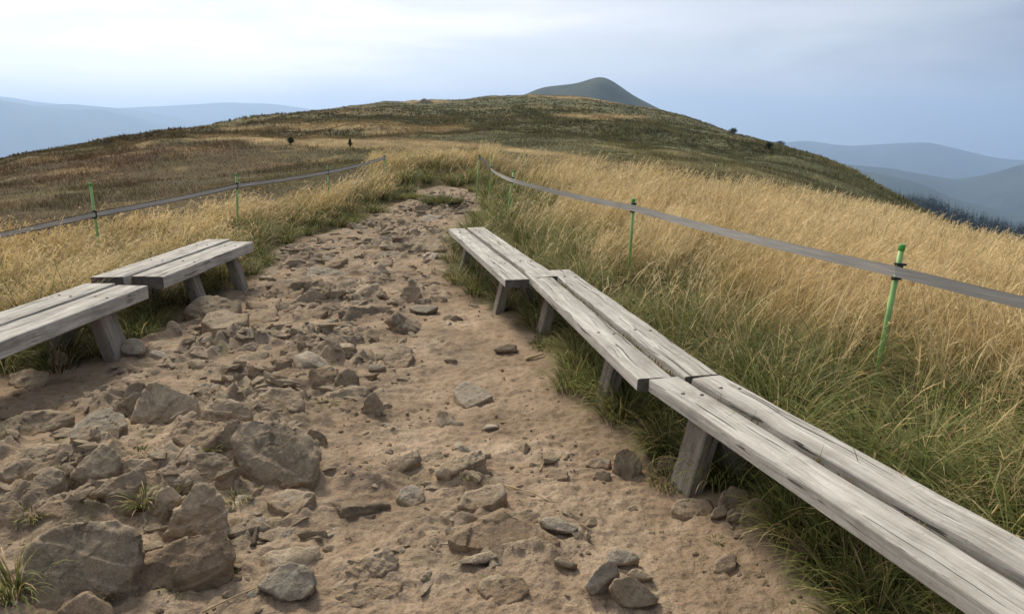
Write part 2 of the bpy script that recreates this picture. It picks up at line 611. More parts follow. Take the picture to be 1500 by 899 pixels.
def gz(x, y):
    return float(ground_z(np.array([x]), np.array([y]))[0])


def hit(u, v, lift=0.0):
    """the ground point (raised by lift) seen at a photo pixel"""
    d = np.array(ray(u, v))
    d = d / np.linalg.norm(d)
    t = np.exp(np.linspace(math.log(1.2), math.log(500), 700))
    x, y, z = d[0] * t, d[1] * t, EYE + d[2] * t
    g = ground_z(x, y) + lift - z
    k = np.argmax(g > 0) if np.any(g > 0) else len(t) - 1
    if k > 0 and g[k] > 0:
        a, b = g[k - 1], g[k]
        tt = t[k - 1] + (t[k] - t[k - 1]) * (-a) / (b - a + 1e-9)
    else:
        tt = t[k]
    return np.array([d[0] * tt, d[1] * tt, EYE + d[2] * tt])


STRAW_PX = [(360, 190, 430, 185, 5), (300, 203, 370, 202, 3), (395, 206, 470, 212, 6), (470, 206, 560, 212, 4), (440, 187, 560, 184, 4), (560, 195, 660, 188, 5),
            (560, 205, 700, 214, 3), (700, 214, 860, 232, 4), (650, 225, 705, 235, 10), (820, 232, 960, 246, 7), (580, 188, 640, 192, 4),
            (520, 214, 640, 216, 3), (780, 141, 850, 144, 2), (850, 143, 960, 158, 2), (600, 149, 650, 149, 2), (840, 170, 920, 172, 4)]
FIELD_TOP = [(600, 400), (690, 244), (760, 250), (860, 262), (1000, 284), (1200, 302), (1300, 318), (1400, 356), (1500, 385), (1800, 480)]
LEFT_TOP = [(-400, 470), (0, 382), (130, 364), (346, 324), (480, 297), (565, 278), (592, 287), (604, 300), (606, 400), (2000, 1000)]


def cover_colour(x, y, z):
    """cover of the open hill: heather browns, bilberry green, straw; returns rgb and the straw share"""
    u, v = px_of(x, y, z)
    r = np.hypot(x, y)
    s = 1.0 / np.clip(r / 40, 0.6, 6)
    a = fbm(x * 0.10, y * 0.06, 61, 5, 0.6)
    b = fbm(x * 0.035, y * 0.02, 67, 4)
    c = fbm(x * 0.5, y * 0.3, 71, 4, 0.6)
    brown = np.array([0.090, 0.066, 0.027])
    rust = np.array([0.098, 0.058, 0.025])
    olive = np.array([0.140, 0.120, 0.043])
    green = np.array([0.112, 0.110, 0.052])
    straw = np.array([0.36, 0.265, 0.125])
    gsh = sstep(380, 720, u) * sstep(-250, 200, 1 + 200 * b)[...] if False else sstep(330, 700, u)
    gsh = np.clip(gsh * 0.85 + 0.5 * b, 0, 1)[:, None]
    base = (brown * (1 - gsh) + green * gsh)
    k = sstep(0.0, 0.55, a)[:, None]
    k = k * (1 - 0.45 * gsh)
    base = base * (1 - k) + (rust * (1 - gsh) + olive * gsh) * k
    k = sstep(-0.05, -0.6, a)[:, None]
    base = base * (1 - 0.8 * k) + (olive * (1 - gsh) + green * 0.8 * gsh) * 0.8 * k
    base = base * (1.1 + 0.27 * c)[:, None]
    st = np.zeros(len(x))
    for u0, v0, u1, v1, hw in STRAW_PX:
        t = np.clip((u - u0) / (u1 - u0), 0, 1)
        dd = np.hypot((u - (u0 + t * (u1 - u0))) * 0.15, v - (v0 + t * (v1 - v0))) / hw
        st = np.maximum(st, sstep(1.5, 0.4, dd + 0.7 * a + 0.5 * c))
    st = st * (r > 12)
    st = np.maximum(st, np.where(u > 560, 0.16, 0.34) * sstep(0.25, 0.8, a * 0.6 + c * 0.8))
    edge = sstep(30, 14, r) * 0.25 * sstep(-0.4, 0.5, c)
    st = np.maximum(st, edge)
    base = base * (1 - st[:, None]) + straw * (0.85 + 0.4 * c)[:, None] * st[:, None]
    return np.clip(base, 0.01, 0.8), st


def build_ground():
    th_f = np.radians(np.concatenate([np.arange(-48, -37, 0.3), np.arange(-37, 37, 0.15), np.arange(37, 48.01, 0.3)]))
    th_b = np.radians(np.arange(51, 309.5, 3.0))
    th = np.concatenate([th_f, th_b])
    r = np.concatenate([[0.35], np.exp(np.linspace(math.log(0.9), math.log(1.9), 60))[:-1], np.exp(np.linspace(math.log(1.9), math.log(20), 820)), np.exp(np.linspace(math.log(20.2), math.log(400), 440)), np.exp(np.linspace(math.log(420), math.log(13300), 50))])
    A, Rr = np.meshgrid(th, r)
    x, y = (Rr * np.sin(A)).ravel(), (Rr * np.cos(A)).ravel()
    z = ground_z(x, y)
    n, m = len(r), len(th)
    rr = Rr.ravel()
    i = np.arange(n - 1)[:, None] * m
    j = np.arange(m)[None, :]
    j2 = (j + 1) % m
    quads = np.stack([i + j, i + m + j, i + m + j2, i + j2], -1).reshape(-1, 4)
    cen = len(x)
    V = np.column_stack([x, y, z])
    V = np.vstack([V, [0, 0, float(z[:m].mean())]])
    tris = np.array([[cen, k, (k + 1) % m] for k in range(m)])
    # colours
    hill, st = cover_colour(x, y, z)
    sd = np.full(len(x), 9.0)
    nm = rr < 32
    sd[nm] = path_sd(x[nm], y[nm])
    wob = np.zeros(len(x))
    wob[nm] = 0.10 * fbm(x[nm] * 2.2, y[nm] * 2.2, 81, 4)
    dirt = sstep(0.12, -0.08, sd + wob)
    dn = np.zeros(len(x))
    dn[nm] = fbm(x[nm] * 1.6, y[nm] * 1.6, 83, 4)
    dc = np.array([0.325, 0.238, 0.157]) * (1 + 0.24 * dn[:, None])
    pale = np.array([0.38, 0.29, 0.20])
    k = sstep(0.1, 0.7, dn)[:, None] * 0.7
    dc = dc * (1 - k) + pale * k
    rz = np.zeros(len(x))
    rz[nm] = rock_zone(x[nm], y[nm]) * sstep(-0.3, 0.2, fbm(x[nm] * 1.9, y[nm] * 1.9, 44, 3) + 0.4 * fbm(x[nm] * 6.0, y[nm] * 6.0, 85, 3))
    rc = np.array([0.29, 0.235, 0.17])
    dc = dc * (1 - 0.8 * rz[:, None]) + rc * 0.8 * rz[:, None]
    # olive moss threads among the stones
    ms = np.zeros(len(x))
    ms[nm] = rock_zone(x[nm], y[nm]) * sstep(0.32, 0.6, fbm(x[nm] * 3.3, y[nm] * 3.3, 89, 4))
    dc = dc * (1 - 0.6 * ms[:, None]) + np.array([0.09, 0.085, 0.035]) * 0.6 * ms[:, None]
    soil = np.array([0.085, 0.065, 0.035])
    turf = sstep(30, 18, rr)[:, None]
    hillc = hill * (1 - turf) + (soil * 0.55 + 0.45 * hill) * turf
    col = hillc * (1 - dirt[:, None]) + dc * dirt[:, None]
    far = sstep(330, 500, rr)[:, None]
    col = col * (1 - far) + np.array([0.05, 0.07, 0.035]) * far
    col = np.vstack([np.column_stack([col, dirt]), [0.3, 0.2, 0.12, 1]])
    me = np_mesh("ground", V, quads, tris, col)
    o = link("ground", me, M_GROUND)
    tag(o, kind="structure")
    return o


build_ground()


def ridge(name, pts, D, depth, mat, seed, rough, foot=VALLEY - 40, na=260, nt=36, relief=0.09):
    pol = sorted(_polar(u, v) for u, v in pts)
    A = np.array([p[0] for p in pol])
    E_ = np.array([p[1] for p in pol])
    az = np.linspace(A[0], A[-1], na)
    e = np.interp(az, A, E_)
    k = np.ones(9) / 9
    e = np.convolve(np.pad(e, 4, mode="edge"), k, "valid")
    zc = EYE + D * e
    t = np.linspace(-1, 1, nt)
    T, AZ = np.meshgrid(t, az, indexing="ij")
    ZC = np.broadcast_to(zc, T.shape)
    rr = D + T * depth
    x, y = rr * np.sin(AZ), rr * np.cos(AZ)
    prof = np.cos(np.abs(T) ** 0.85 * math.pi / 2) ** 1.25
    nz = fbm(x / rough, y / rough, seed, 5, 0.55) * rough * relief
    z = foot + (ZC - foot) * prof + nz * sstep(0.0, 0.5, np.abs(T)) + 0.04 * nz
    V = np.column_stack([x.ravel(), y.ravel(), z.ravel()])
    i = np.arange(nt - 1)[:, None] * na
    j = np.arange(na - 1)[None, :]
    q = np.stack([i + j, i + j + 1, i + na + j + 1, i + na + j], -1).reshape(-1, 4)
    o = link(name, np_mesh(name, V, q), mat)
    tag(o, kind="structure")
    return o


M_FAR = mat_far("far_forest", (0.018, 0.030, 0.022), (0.075, 0.085, 0.045), 0.003)
M_PEAK = mat_far("peak_heath", (0.026, 0.044, 0.032), (0.095, 0.102, 0.060), 0.016)
ridge("mountain", [(640, 190), (720, 160), (775, 135), (795, 128), (835, 124), (858, 119), (868, 114), (880, 112), (890, 114), (905, 123), (930, 141), (970, 161),
                   (1000, 172), (1040, 186), (1090, 200), (1140, 212), (1250, 250)], 1250, 380, M_PEAK, 101, 120, foot=-160, relief=0.16)
ridge("hills", [(-700, 150), (-300, 140), (-100, 140), (0, 146), (60, 156), (100, 161), (150, 160), (200, 172), (245, 186), (320, 210), (420, 240)], 7200, 1600, M_FAR, 103, 420)
ridge("hills", [(-600, 170), (0, 158), (100, 152), (200, 161), (260, 172), (330, 190), (430, 215)], 8600, 1900, M_FAR, 105, 600)
ridge("hills", [(-600, 150), (0, 140), (60, 150), (160, 159), (240, 156), (330, 150), (400, 152), (470, 163), (560, 175), (700, 190)], 10300, 2300, M_FAR, 107, 1200)
ridge("hills", [(1000, 232), (1100, 214), (1180, 206), (1240, 214), (1290, 211), (1360, 208), (1420, 222), (1480, 237), (1560, 232), (1700, 240), (2100, 230)], 8200, 1900, M_FAR, 109, 700)
ridge("hills", [(1000, 230), (1150, 226), (1230, 240), (1300, 246), (1400, 264), (1450, 255), (1500, 240), (1600, 232), (1800, 240), (2100, 230)], 4200, 1100, M_FAR, 111, 420)
ridge("hills", [(1100, 262), (1220, 244), (1290, 254), (1340, 266), (1400, 292), (1480, 312), (1560, 330), (1800, 360), (2100, 420)], 3000, 600, M_FAR, 113, 260)


def build_haze():
    m = bpy.data.materials.new("haze_air")
    m.use_nodes = True
    t = m.node_tree
    t.nodes.clear()
    out = t.nodes.new("ShaderNodeOutputMaterial")
    pv = t.nodes.new("ShaderNodeVolumePrincipled")
    pv.inputs["Color"].default_value = (0.53, 0.715, 1.0, 1)
    pv.inputs["Density"].default_value = HAZE_DENSITY
    pv.inputs["Anisotropy"].default_value = 0.4
    t.links.new(pv.outputs[0], out.inputs["Volume"])
    bm = bmesh.new()
    bmesh.ops.create_cube(bm, size=1.0)
    L, z0, z1 = 27000.0, VALLEY - 600, 460.0
    for v in bm.verts:
        v.co = Vector((v.co.x * L, v.co.y * L, z0 if v.co.z < 0 else z1))
    o = link("haze", bm_mesh(bm, "haze"), m)
    tag(o, kind="stuff")


build_haze()

# ------------------------------------------------------------------ benches
def plank_mesh(name, L, W, T, seed, wear=0.0022):
    """a weathered plank lying along X from 0 to L, top at z=0"""
    r_ = random.Random(seed)
    nx, ny, nz = int(L / 0.05), 5, 3
    bm = bmesh.new()
    # cross-section ring with worn edges
    b = 0.007
    ring = [(-W / 2 + b, 0), (-W / 6, 0), (W / 6, 0), (W / 2 - b, 0), (W / 2 - b * .3, -b * .3), (W / 2, -b), (W / 2, -T / 2), (W / 2, -T + b), (W / 2 - b, -T), (0, -T),
            (-W / 2 + b, -T), (-W / 2, -T + b), (-W / 2, -T / 2), (-W / 2, -b), (-W / 2 + b * .3, -b * .3)]
    rows = []
    for i in range(nx + 1):
        x = L * i / nx
        row = []
        for k, (y, z) in enumerate(ring):
            p = Vector((x * 0.9 + seed, y * 6, z * 6))
            d = mn.fractal(p * 2.2, 1.0, 2.0, 3)
            d2 = mn.noise(Vector((x * 9 + seed, y * 30, z * 30)))
            e = 1.7 if k in (4, 14, 5, 13) else 0.7
            off = wear * (d * e + 0.5 * d2 * e)
            lx = x + (0.008 * mn.noise(Vector((seed, y * 20, z * 20))) if i in (0, nx) else 0)
            row.append(bm.verts.new((lx, y + off * (1 if y > 0 else -1) * 0.8, z + off * 0.8 + 0.004 * mn.noise(Vector((x * 0.8, seed, 0))))))
        rows.append(row)
    n = len(ring)
    for i in range(nx):
        for k in range(n):
            bm.faces.new((rows[i][k], rows[i][(k + 1) % n], rows[i + 1][(k + 1) % n], rows[i + 1][k]))
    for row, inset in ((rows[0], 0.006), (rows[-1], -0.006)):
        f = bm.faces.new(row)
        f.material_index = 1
    bmesh.ops.recalc_face_normals(bm, faces=bm.faces)
    me = bm_mesh(bm, name)
    me.materials.append(M_WOOD)
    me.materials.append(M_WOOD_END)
    return me


def leg_mesh(name, L, wx, wt, seed):
    """a stout board along its own X (foot to head); Y is its width, Z its thickness"""
    bm = bmesh.new()
    rows = []
    K = 9
    for i in range(K + 1):
        t = i / K
        w = wx * (1.04 - 0.06 * t + 0.05 * mn.noise(Vector((seed, t * 2.5, 0))))
        row = []
        for sy, sn in ((-1, -.8), (-.9, -1), (-.3, -1.03), (.3, -1.02), (.9, -1), (1, -.8), (1, .8), (.9, 1), (-.9, 1), (-1, .8)):
            q = Vector((L * t, sy * w / 2, sn * wt / 2))
            q += Vector((0.012 * sy * (1 if i == K else 0), 0.005 * mn.noise(q * 14 + Vector((seed, 0, 0))), 0.005 * mn.noise(q * 17 + Vector((0, seed, 0)))))
            row.append(bm.verts.new(q))
        rows.append(row)
    n = len(rows[0])
    for i in range(K):
        for k in range(n):
            bm.faces.new((rows[i][k], rows[i][(k + 1) % n], rows[i + 1][(k + 1) % n], rows[i + 1][k]))
    bm.faces.new(rows[0])
    bm.faces.new(rows[-1])
    bmesh.ops.recalc_face_normals(bm, faces=bm.faces)
    return bm_mesh(bm, name)


def bolt_mesh():
    bm = bmesh.new()
    bmesh.ops.create_cone(bm, cap_ends=True, segments=10, radius1=0.011, radius2=0.008, depth=0.006)
    return bm_mesh(bm, "bolt", True)


M_STEEL = mat_simple("rusted_steel", (0.12, 0.09, 0.07), 0.6, 0.4, 0.3, 60)
BOLT = bolt_mesh()
BENCHES = []
LEG_FEET = []
MOSS = []


def bench(label, A, B, side, width, thick, z, plank_w, gap, legs, leg_w, leg_t, d_back=(0, 0), seed=1, zB=None, mossy=0):
    """A -> B: top front edge on the path side; side=+1 when the seat lies to the right of A->B"""
    A, B = Vector(A), Vector(B)
    d = (B - A)
    L = d.length
    ang = math.atan2(d.y, d.x)
    root = empty("plank_bench", (A.x, A.y, 0.0), ang)
    tag(root, label, "bench", "plank benches along the path")
    s = -side                                        # local +Y is left of A->B
    zz = z
    tilt = 0 if zB is None else math.atan2(zB - z, L)
    for k in range(2):
        yc = s * (plank_w / 2 + k * (plank_w + gap))
        x0 = d_back[0] if k else 0
        LL = L - x0 + (d_back[1] if k else 0)
        o = link("seat_plank", plank_mesh("seat_plank", LL, plank_w, thick, seed * 7.3 + k * 3.1), M_WOOD, root)
        o.location = (x0, yc, zz + (0.004 if k else 0) + 0.003 * k)
        o.rotation_euler = (0.012 * (1 if k else -1), -tilt, 0.003 * (1 if k else -1))
        for lx in legs:
            for q in (-0.22, 0.24):
                bo = link("bolt", BOLT, M_STEEL, o)
                bo.location = (lx - x0 + 0.01 * q * 8, q * plank_w + 0.008, 0.002)
    cy_ = s * (width / 2)
    for lx in legs:
        zt = z + math.tan(tilt) * lx - thick - 0.004
        wx, wy = A.x + math.cos(ang) * lx, A.y + math.sin(ang) * lx
        for f in (0, 1):
            yb = s * ((0.085 if side < 0 else 0.04) if f == 0 else width + 0.0)
            yt = s * ((0.185 if side < 0 else 0.13) if f == 0 else width - (0.15 if side < 0 else 0.13))
            gx, gy = wx - math.sin(ang) * yb, wy + math.cos(ang) * yb
            if f == 0 and side < 0:
                LEG_FEET.append((gx, gy, leg_w))
            zg = gz(gx, gy) - 0.10
            k_ = (zg - zt) / (0.0 - zt)
            yb2 = yt + (yb - yt) * k_
            foot, head = Vector((lx, yb2, zg)), Vector((lx, yt, zt))
            ex = (head - foot)
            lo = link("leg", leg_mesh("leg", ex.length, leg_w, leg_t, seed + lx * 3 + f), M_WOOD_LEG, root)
            ex.normalize()
            ey = Vector((1, 0, 0))
            ez = ex.cross(ey)
            mt = Matrix((ex, ey, ez)).transposed().to_4x4()
            mt.translation = foot + Vector((0.004 if f else 0, 0, 0))
            lo.matrix_local = mt
    MOSS.append((root, L, s * (plank_w + gap / 2), gap, z, mossy, seed))
    BENCHES.append((A.to_2d(), B.to_2d(), s * width))
    return root


def w45(u, v, z=0.45):
    x, y = flat_px(u, v, z)
    return (x, y)


# right-hand row, far to near (front edge = path side, which is on the right when walking towards the camera)
b3a, b3b = w45(657, 335), w45(742, 410)
bench("far plank bench of the right row, beginning beside the stony path bend", b3a, b3b, -1, 0.42, 0.065, 0.45, 0.195, 0.03, (0.45, 2.45), 0.14, 0.075, (0.0, -0.02), 3)
b2a, b2b = w45(768, 398), w45(936, 555)
bench("middle plank bench of the right row, wedged between the two others", b2a, b2b, -1, 0.385, 0.065, 0.45, 0.175, 0.035, (0.32, 1.98), 0.15, 0.08, (0.0, 0.02), 5, mossy=260)
b1a = Vector(w45(951, 556))
b1d = (Vector(w45(1470, 899)) - b1a).normalized()
bench("nearest plank bench, running out of the lower right corner beside grass", b1a[:], (b1a + b1d * 2.95)[:], -1, 0.35, 0.065, 0.45, 0.158, 0.034, (0.24, 2.3), 0.16, 0.085, (0.06, 0.0), 9, mossy=150)
# left-hand row
l2a, l2b = w45(371, 354), w45(240, 405)
bench("short thick plank bench of the left row with dark sawn ends", l2a, l2b, 1, 0.56, 0.10, 0.45, 0.262, 0.035, (0.30, 1.22), 0.15, 0.09, (-0.12, 0.08), 13)
l1a = Vector(w45(216, 418))
l1d = (Vector(w45(0, 501)) - l1a).normalized()
bench("thick plank bench at the left edge of the picture with broad leg", l1a[:], (l1a + l1d * 3.0)[:], 1, 0.50, 0.10, 0.45, 0.235, 0.03, (0.42, 2.5), 0.19, 0.10, (-0.02, 0.0), 17)

# ------------------------------------------------------------------ fence poles and webbing
def lathe_bm(bm, prof, seg=12, ax=Vector((0, 0, 1)), o=Vector((0, 0, 0))):
    q = ax.to_track_quat("Z", "Y").to_matrix()
    rings = []
    for r_, z in prof:
        rings.append([bm.verts.new(o + q @ Vector((r_ * math.cos(2 * math.pi * k / seg), r_ * math.sin(2 * math.pi * k / seg), z))) for k in range(seg)])
    for a, b in zip(rings, rings[1:]):
        for k in range(seg):
            bm.faces.new((a[k], a[(k + 1) % seg], b[(k + 1) % seg], b[k]))
    bm.faces.new(rings[0][::-1])
    bm.faces.new(rings[-1])


STRAP_W = 0.062


def fence_pole(label, base, top, zs):
    """base, top: world points; zs: height of the webbing on the pole. returns the strap point"""
    b, t_ = Vector(base), Vector(top)
    root = empty("fence_pole", b)
    tag(root, label, "fence pole", "green poles carrying the webbing fence")
    ax = (t_ - b)
    L = ax.length
    ax.normalize()
    bm = bmesh.new()
    lathe_bm(bm, [(0.009, -0.15), (0.0135, 0.0), (0.0135, L * 0.35), (0.015, L * 0.36), (0.015, L - 0.03)], 10, ax)
    link("shaft", bm_mesh(bm, "shaft", True), M_POLE, root)
    bm = bmesh.new()
    lathe_bm(bm, [(0.0155, L - 0.035), (0.0178, L - 0.03), (0.018, L - 0.004), (0.0155, L)], 10, ax)
    link("pole_cap", bm_mesh(bm, "pole_cap", True), M_POLE_CAP, root)
    k = (zs - b.z) / (t_.z - b.z)
    c = ax * (L * k)
    bm = bmesh.new()
    for s in (-1, 1):
        off = c + ax * (s * (STRAP_W / 2 + 0.008))
        lathe_bm(bm, [(0.016, -0.008), (0.0215, -0.007), (0.0225, 0.0), (0.0215, 0.007), (0.016, 0.008)], 12, ax, off)
        # hooked prong holding the tape against the pole
        y = off + Vector((0.0, -0.026, 0))
        m = bmesh.ops.create_cube(bm, size=1.0)["verts"]
        for v in m:
            v.co = off + Vector((v.co.x * 0.05 + 0.006 * s, v.co.y * 0.018 - 0.018, v.co.z * 0.012))
    m = bmesh.ops.create_cube(bm, size=1.0)["verts"]
    for v in m:
        v.co = c + Vector((0.0, 0.0, 0.0)) + Vector((v.co.x * 0.012 + 0.019, v.co.y * 0.014 - 0.004, v.co.z * (STRAP_W + 0.02)))
    link("strap_clip", bm_mesh(bm, "strap_clip"), M_CLIP, root)
    return b + c


def pole_at(label, ub, ut, vt, dist_y, h, zs_v, yb=None):
    """place a pole whose top is seen at (ut, vt) at range dist_y; ub = photo column of its foot"""
    d = ray(ut, vt)
    k = dist_y / d[1]
    top = Vector((d[0] * k, d[1] * k, EYE + d[2] * k))
    zb = gz(top.x, top.y)
    # foot: same range, column ub
    dep = dist_y * CP - (zb - EYE) * SP
    base = Vector(((ub - 750) / F * dep, dist_y + (yb or 0), zb))
    dep_t = top.y * CP - (top.z - EYE) * SP
    # webbing height from its photo row
    dd = ray(ut, zs_v)
    zs = EYE + dd[2] * (dist_y / dd[1])
    return fence_pole(label, base, top, zs), base, top


G_R, G_L = [], []
for args in [("near green pole in green tussocks behind the nearest bench", 1275, 1322, 358, 4.05, 1, 397),
             ("leaning green pole in tall dry grass behind the middle bench", 920, 928, 291, 7.3, 1, 304),
             ("leaning green pole beyond the far end of the right benches", 740, 753, 249, 11.6, 1, 264),
             ("slim far green pole just right of the corner pole", 717, 720, 229, 16.8, 1, 247),
             ("far corner pole where the right webbing ends above the path", 697, 702, 228, 16.3, 1, 230)]:
    G_R.append(pole_at(*args))
for args in [("near left green pole rising behind the joint of the left benches", 150, 132, 268, 8.5, 1, 314),
             ("left green pole behind the far end of the short left bench", 349, 346, 254, 11.0, 1, 272),
             ("slim green pole in swept dry grass left of the path", 482, 480, 244, 14.0, 1, 252),
             ("last left pole where the left webbing ends on the brown heath", 564, 563, 227, 19.3, 1, 231)]:
    G_L.append(pole_at(*args))


def strap(label, pts, seed):
    """webbing band through the clip points with a slight sag and twist"""
    bm = bmesh.new()
    pos, rows = [], []
    for a, b in zip(pts, pts[1:]):
        L = (b - a).length
        n = max(6, int(L / 0.12))
        for i in range(n + (1 if b is pts[-1] else 0)):
            t = i / n
            p = a.lerp(b, t)
            p.z -= 0.0045 * L * 4 * t * (1 - t)
            pos.append((p, t))
    hem = []
    for i, (p, t) in enumerate(pos):
        d = (pos[min(i + 1, len(pos) - 1)][0] - pos[max(i - 1, 0)][0]).normalized()
        nrm = Vector((-d.y, d.x, 0)).normalized()
        up = d.cross(nrm)
        if up.z < 0:
            up = -up
        tw = 0.28 * math.sin(math.pi * t) * mn.noise(Vector((i * 0.03, seed, 0))) + 0.12
        u2 = (up * math.cos(tw) + nrm * math.sin(tw)).normalized()
        q = p + nrm * 0.017 * (1 if nrm.y < 0 else -1)
        w = STRAP_W / 2 + 0.0015 * mn.noise(Vector((i * 0.2, seed, 3)))
        n2 = u2.cross(d) * 0.0015
        rows.append([bm.verts.new(q + u2 * (w * s) + n2 * f) for s, f in ((-1, -1), (-.75, -1.4), (0, -1), (.75, -1.4), (1, -1), (1, 1), (0, 1), (-1, 1))])
    for a, b in zip(rows, rows[1:]):
        for k in range(8):
            f = bm.faces.new((a[k], a[(k + 1) % 8], b[(k + 1) % 8], b[k]))
            f.material_index = 1 if k in (0, 3, 4, 7) else 0
    bm.faces.new(rows[0])
    bm.faces.new(rows[-1])
    bmesh.ops.recalc_face_normals(bm, faces=bm.faces)
    o = link("fence_webbing", bm_mesh(bm, "fence_webbing"), M_STRAP)
    o.data.materials.append(M_STRAP_EDGE)
    tag(o, label, "webbing", "grey webbing bands of the fence")
    return o


def ext(u, v, y):
    d = ray(u, v)
    k = y / d[1]
    return Vector((d[0] * k, y, EYE + d[2] * k))


_e = ext(1720, 492, 2.95)
strap("long grey webbing band strung along the poles on the right side", [_e + (_e - G_R[0][0]) * 2.2, _e] + [g[0] for g in G_R], 1)
_e = ext(-170, 378, 6.9)
strap("grey webbing band strung along the poles on the left side", [_e + (_e - G_L[0][0]) * 2.2, _e] + [g[0] for g in G_L], 2)

# ------------------------------------------------------------------ vegetation
def blades(P, phi, L, th0, curl, w, c0, c1, segs, head=None, twist=0.9, cpow=1.0):
    """curved blades; returns V (n,2*segs+1,3), colours"""
    n = len(P)
    t = np.linspace(0, 1, segs + 1)
    dx, dy = np.cos(phi), np.sin(phi)
    tw = phi + np.pi / 2 + rng.uniform(-twist, twist, n)
    sx, sy = np.cos(tw), np.sin(tw)
    pos = P.copy().astype(float)
    out = np.zeros((n, 2 * segs + 1, 3), np.float32)
    col = np.zeros((n, 2 * segs + 1, 3), np.float32)
    prev = 0.0
    for k in range(segs + 1):
        if k:
            tm = (t[k] + prev) / 2
            th = th0 + curl * tm ** 1.5
            ds = (t[k] - prev) * L
            pos = pos + np.column_stack([np.sin(th) * dx * ds, np.sin(th) * dy * ds, np.cos(th) * ds])
            prev = t[k]
        f = t[k] ** cpow
        cc = c0 * (1 - f) + c1 * f
        if head is None:
            wk = w * (1 - t[k]) ** 0.6 * (0.75 + 0.6 * t[k])
        else:
            wk = w * (0.45 if t[k] < 0.62 else 1.0) * np.where(head, 1.0, 0.5)
        if k == segs:
            out[:, 2 * segs] = pos
            col[:, 2 * segs] = cc
        else:
            h = (wk * 0.5)
            off = np.column_stack([sx * h, sy * h, np.zeros(n)])
            out[:, 2 * k] = pos - off
            out[:, 2 * k + 1] = pos + off
            col[:, 2 * k] = col[:, 2 * k + 1] = cc
    return out, col


class Sward:
    def __init__(self):
        self.V, self.C, self.Q, self.T, self.n = [], [], [], [], 0

    def add(self, out, col):
        n, m, _ = out.shape
        segs = (m - 1) // 2
        base = self.n + np.arange(n)[:, None] * m
        for k in range(segs - 1):
            self.Q.append(np.stack([base[:, 0] + 2 * k, base[:, 0] + 2 * k + 1, base[:, 0] + 2 * k + 3, base[:, 0] + 2 * k + 2], -1))
        k = segs - 1
        self.T.append(np.stack([base[:, 0] + 2 * k, base[:, 0] + 2 * k + 1, base[:, 0] + 2 * segs], -1))
        self.V.append(out.reshape(-1, 3))
        self.C.append(col.reshape(-1, 3))
        self.n += n * m

    def mesh(self, name, origin=None):
        V = np.concatenate(self.V)
        if origin is not None:
            V = V - np.asarray(origin, np.float32)
        return np_mesh(name, V, np.concatenate(self.Q) if self.Q else None, np.concatenate(self.T), np.clip(np.concatenate(self.C), 0.004, 0.9))


def scatter_polar(n, r0, r1, power, a0=-45, a1=45):
    """n points with areal density ~ r^-power"""
    u = rng.random(n)
    k = 2 - power
    r = (r0 ** k + u * (r1 ** k - r0 ** k)) ** (1 / k) if abs(k) > 1e-6 else r0 * (r1 / r0) ** u
    a = np.radians(rng.uniform(a0, a1, n))
    return r * np.sin(a), r * np.cos(a), r


def in_field(x, y, z, r):
    """tall grass belts either side of the path"""
    u, v = px_of(x, y, z)
    sd = path_sd(x, y) + 0.10 * fbm(x * 2.2, y * 2.2, 81, 3)
    jit = 7 * fbm(x * 0.5, y * 0.5, 91, 3)
    right = (v > np.interp(u, [p[0] for p in FIELD_TOP], [p[1] for p in FIELD_TOP]) + jit) & (u > 685)
    left = (v > np.interp(u, [p[0] for p in LEFT_TOP], [p[1] for p in LEFT_TOP]) + jit) & (u < 604)
    near = r < 3.0
    mid = (u > 540) & (u < 720) & (v > 232 + jit)
    return (right | left | near | mid) & (sd > -0.02), sd, u, v


GREEN_A, GREEN_B = np.array([0.036, 0.042, 0.012]), np.array([0.34, 0.325, 0.10])
GREEN_D = np.array([0.150, 0.200, 0.046])
STRAW_A, STRAW_B = np.array([0.24, 0.17, 0.065]), np.array([0.76, 0.59, 0.315])
OCHRE = np.array([0.50, 0.35, 0.145])


def pickc(n, a, b, var=0.2):
    t = rng.random(n)[:, None]
    c = a * (1 - t) + b * t
    return c * (1 + rng.uniform(-var, var, n))[:, None]


def greenness(x, y, sd, u):
    lim = np.where(u < 600, 0.85, 1.65) + 0.7 * fbm(x * 0.7, y * 0.7, 95, 3)
    gap = 0.8 * sstep(0.30, 0.62, fbm(x * 0.75, y * 0.55, 127, 3)) * sstep(26, 12, np.hypot(x, y))
    return np.maximum(sstep(lim + 0.45, lim - 0.55, sd), gap)


def seat_cap(x, y, h):
    """grass growing under a seat stays below it"""
    h = np.array(h, float)
    for A, Bq, wd in BENCHES:
        d = (Bq - A).normalized()
        s = (x - A.x) * d.x + (y - A.y) * d.y
        q = np.abs((x - A.x) * -d.y + (y - A.y) * d.x - wd / 2)
        m = (s > -0.1) & (s < (Bq - A).length + 0.1) & (q < abs(wd) / 2 + 0.10)
        h = np.where(m, np.minimum(h, 0.30), h)
    return h


def parting(x, y):
    """thin strips of short growth just in front of the poles, where walkers step"""
    m = np.zeros(np.shape(x), bool)
    for g in (G_R[0], G_R[1], G_L[0], G_L[1]):
        b = g[1]
        d = math.hypot(b.x, b.y)
        dx, dy = -b.x / d, -b.y / d
        s = (np.asarray(x) - b.x) * dx + (np.asarray(y) - b.y) * dy
        q = np.abs(-(np.asarray(x) - b.x) * dy + (np.asarray(y) - b.y) * dx)
        m |= (s > -0.05) & (s < 1.1) & (q < 0.15 + 0.05 * np.sin(s * 7))
    for fx, fy, w in LEG_FEET:
        d = math.hypot(fx, fy)
        s = -((np.asarray(x) - fx) * fx + (np.asarray(y) - fy) * fy) / d
        q = np.abs((np.asarray(x) - fx) * fy - (np.asarray(y) - fy) * fx) / d
        m |= (s > -0.06) & (s < 0.55) & (q < w * 0.62)
    return m


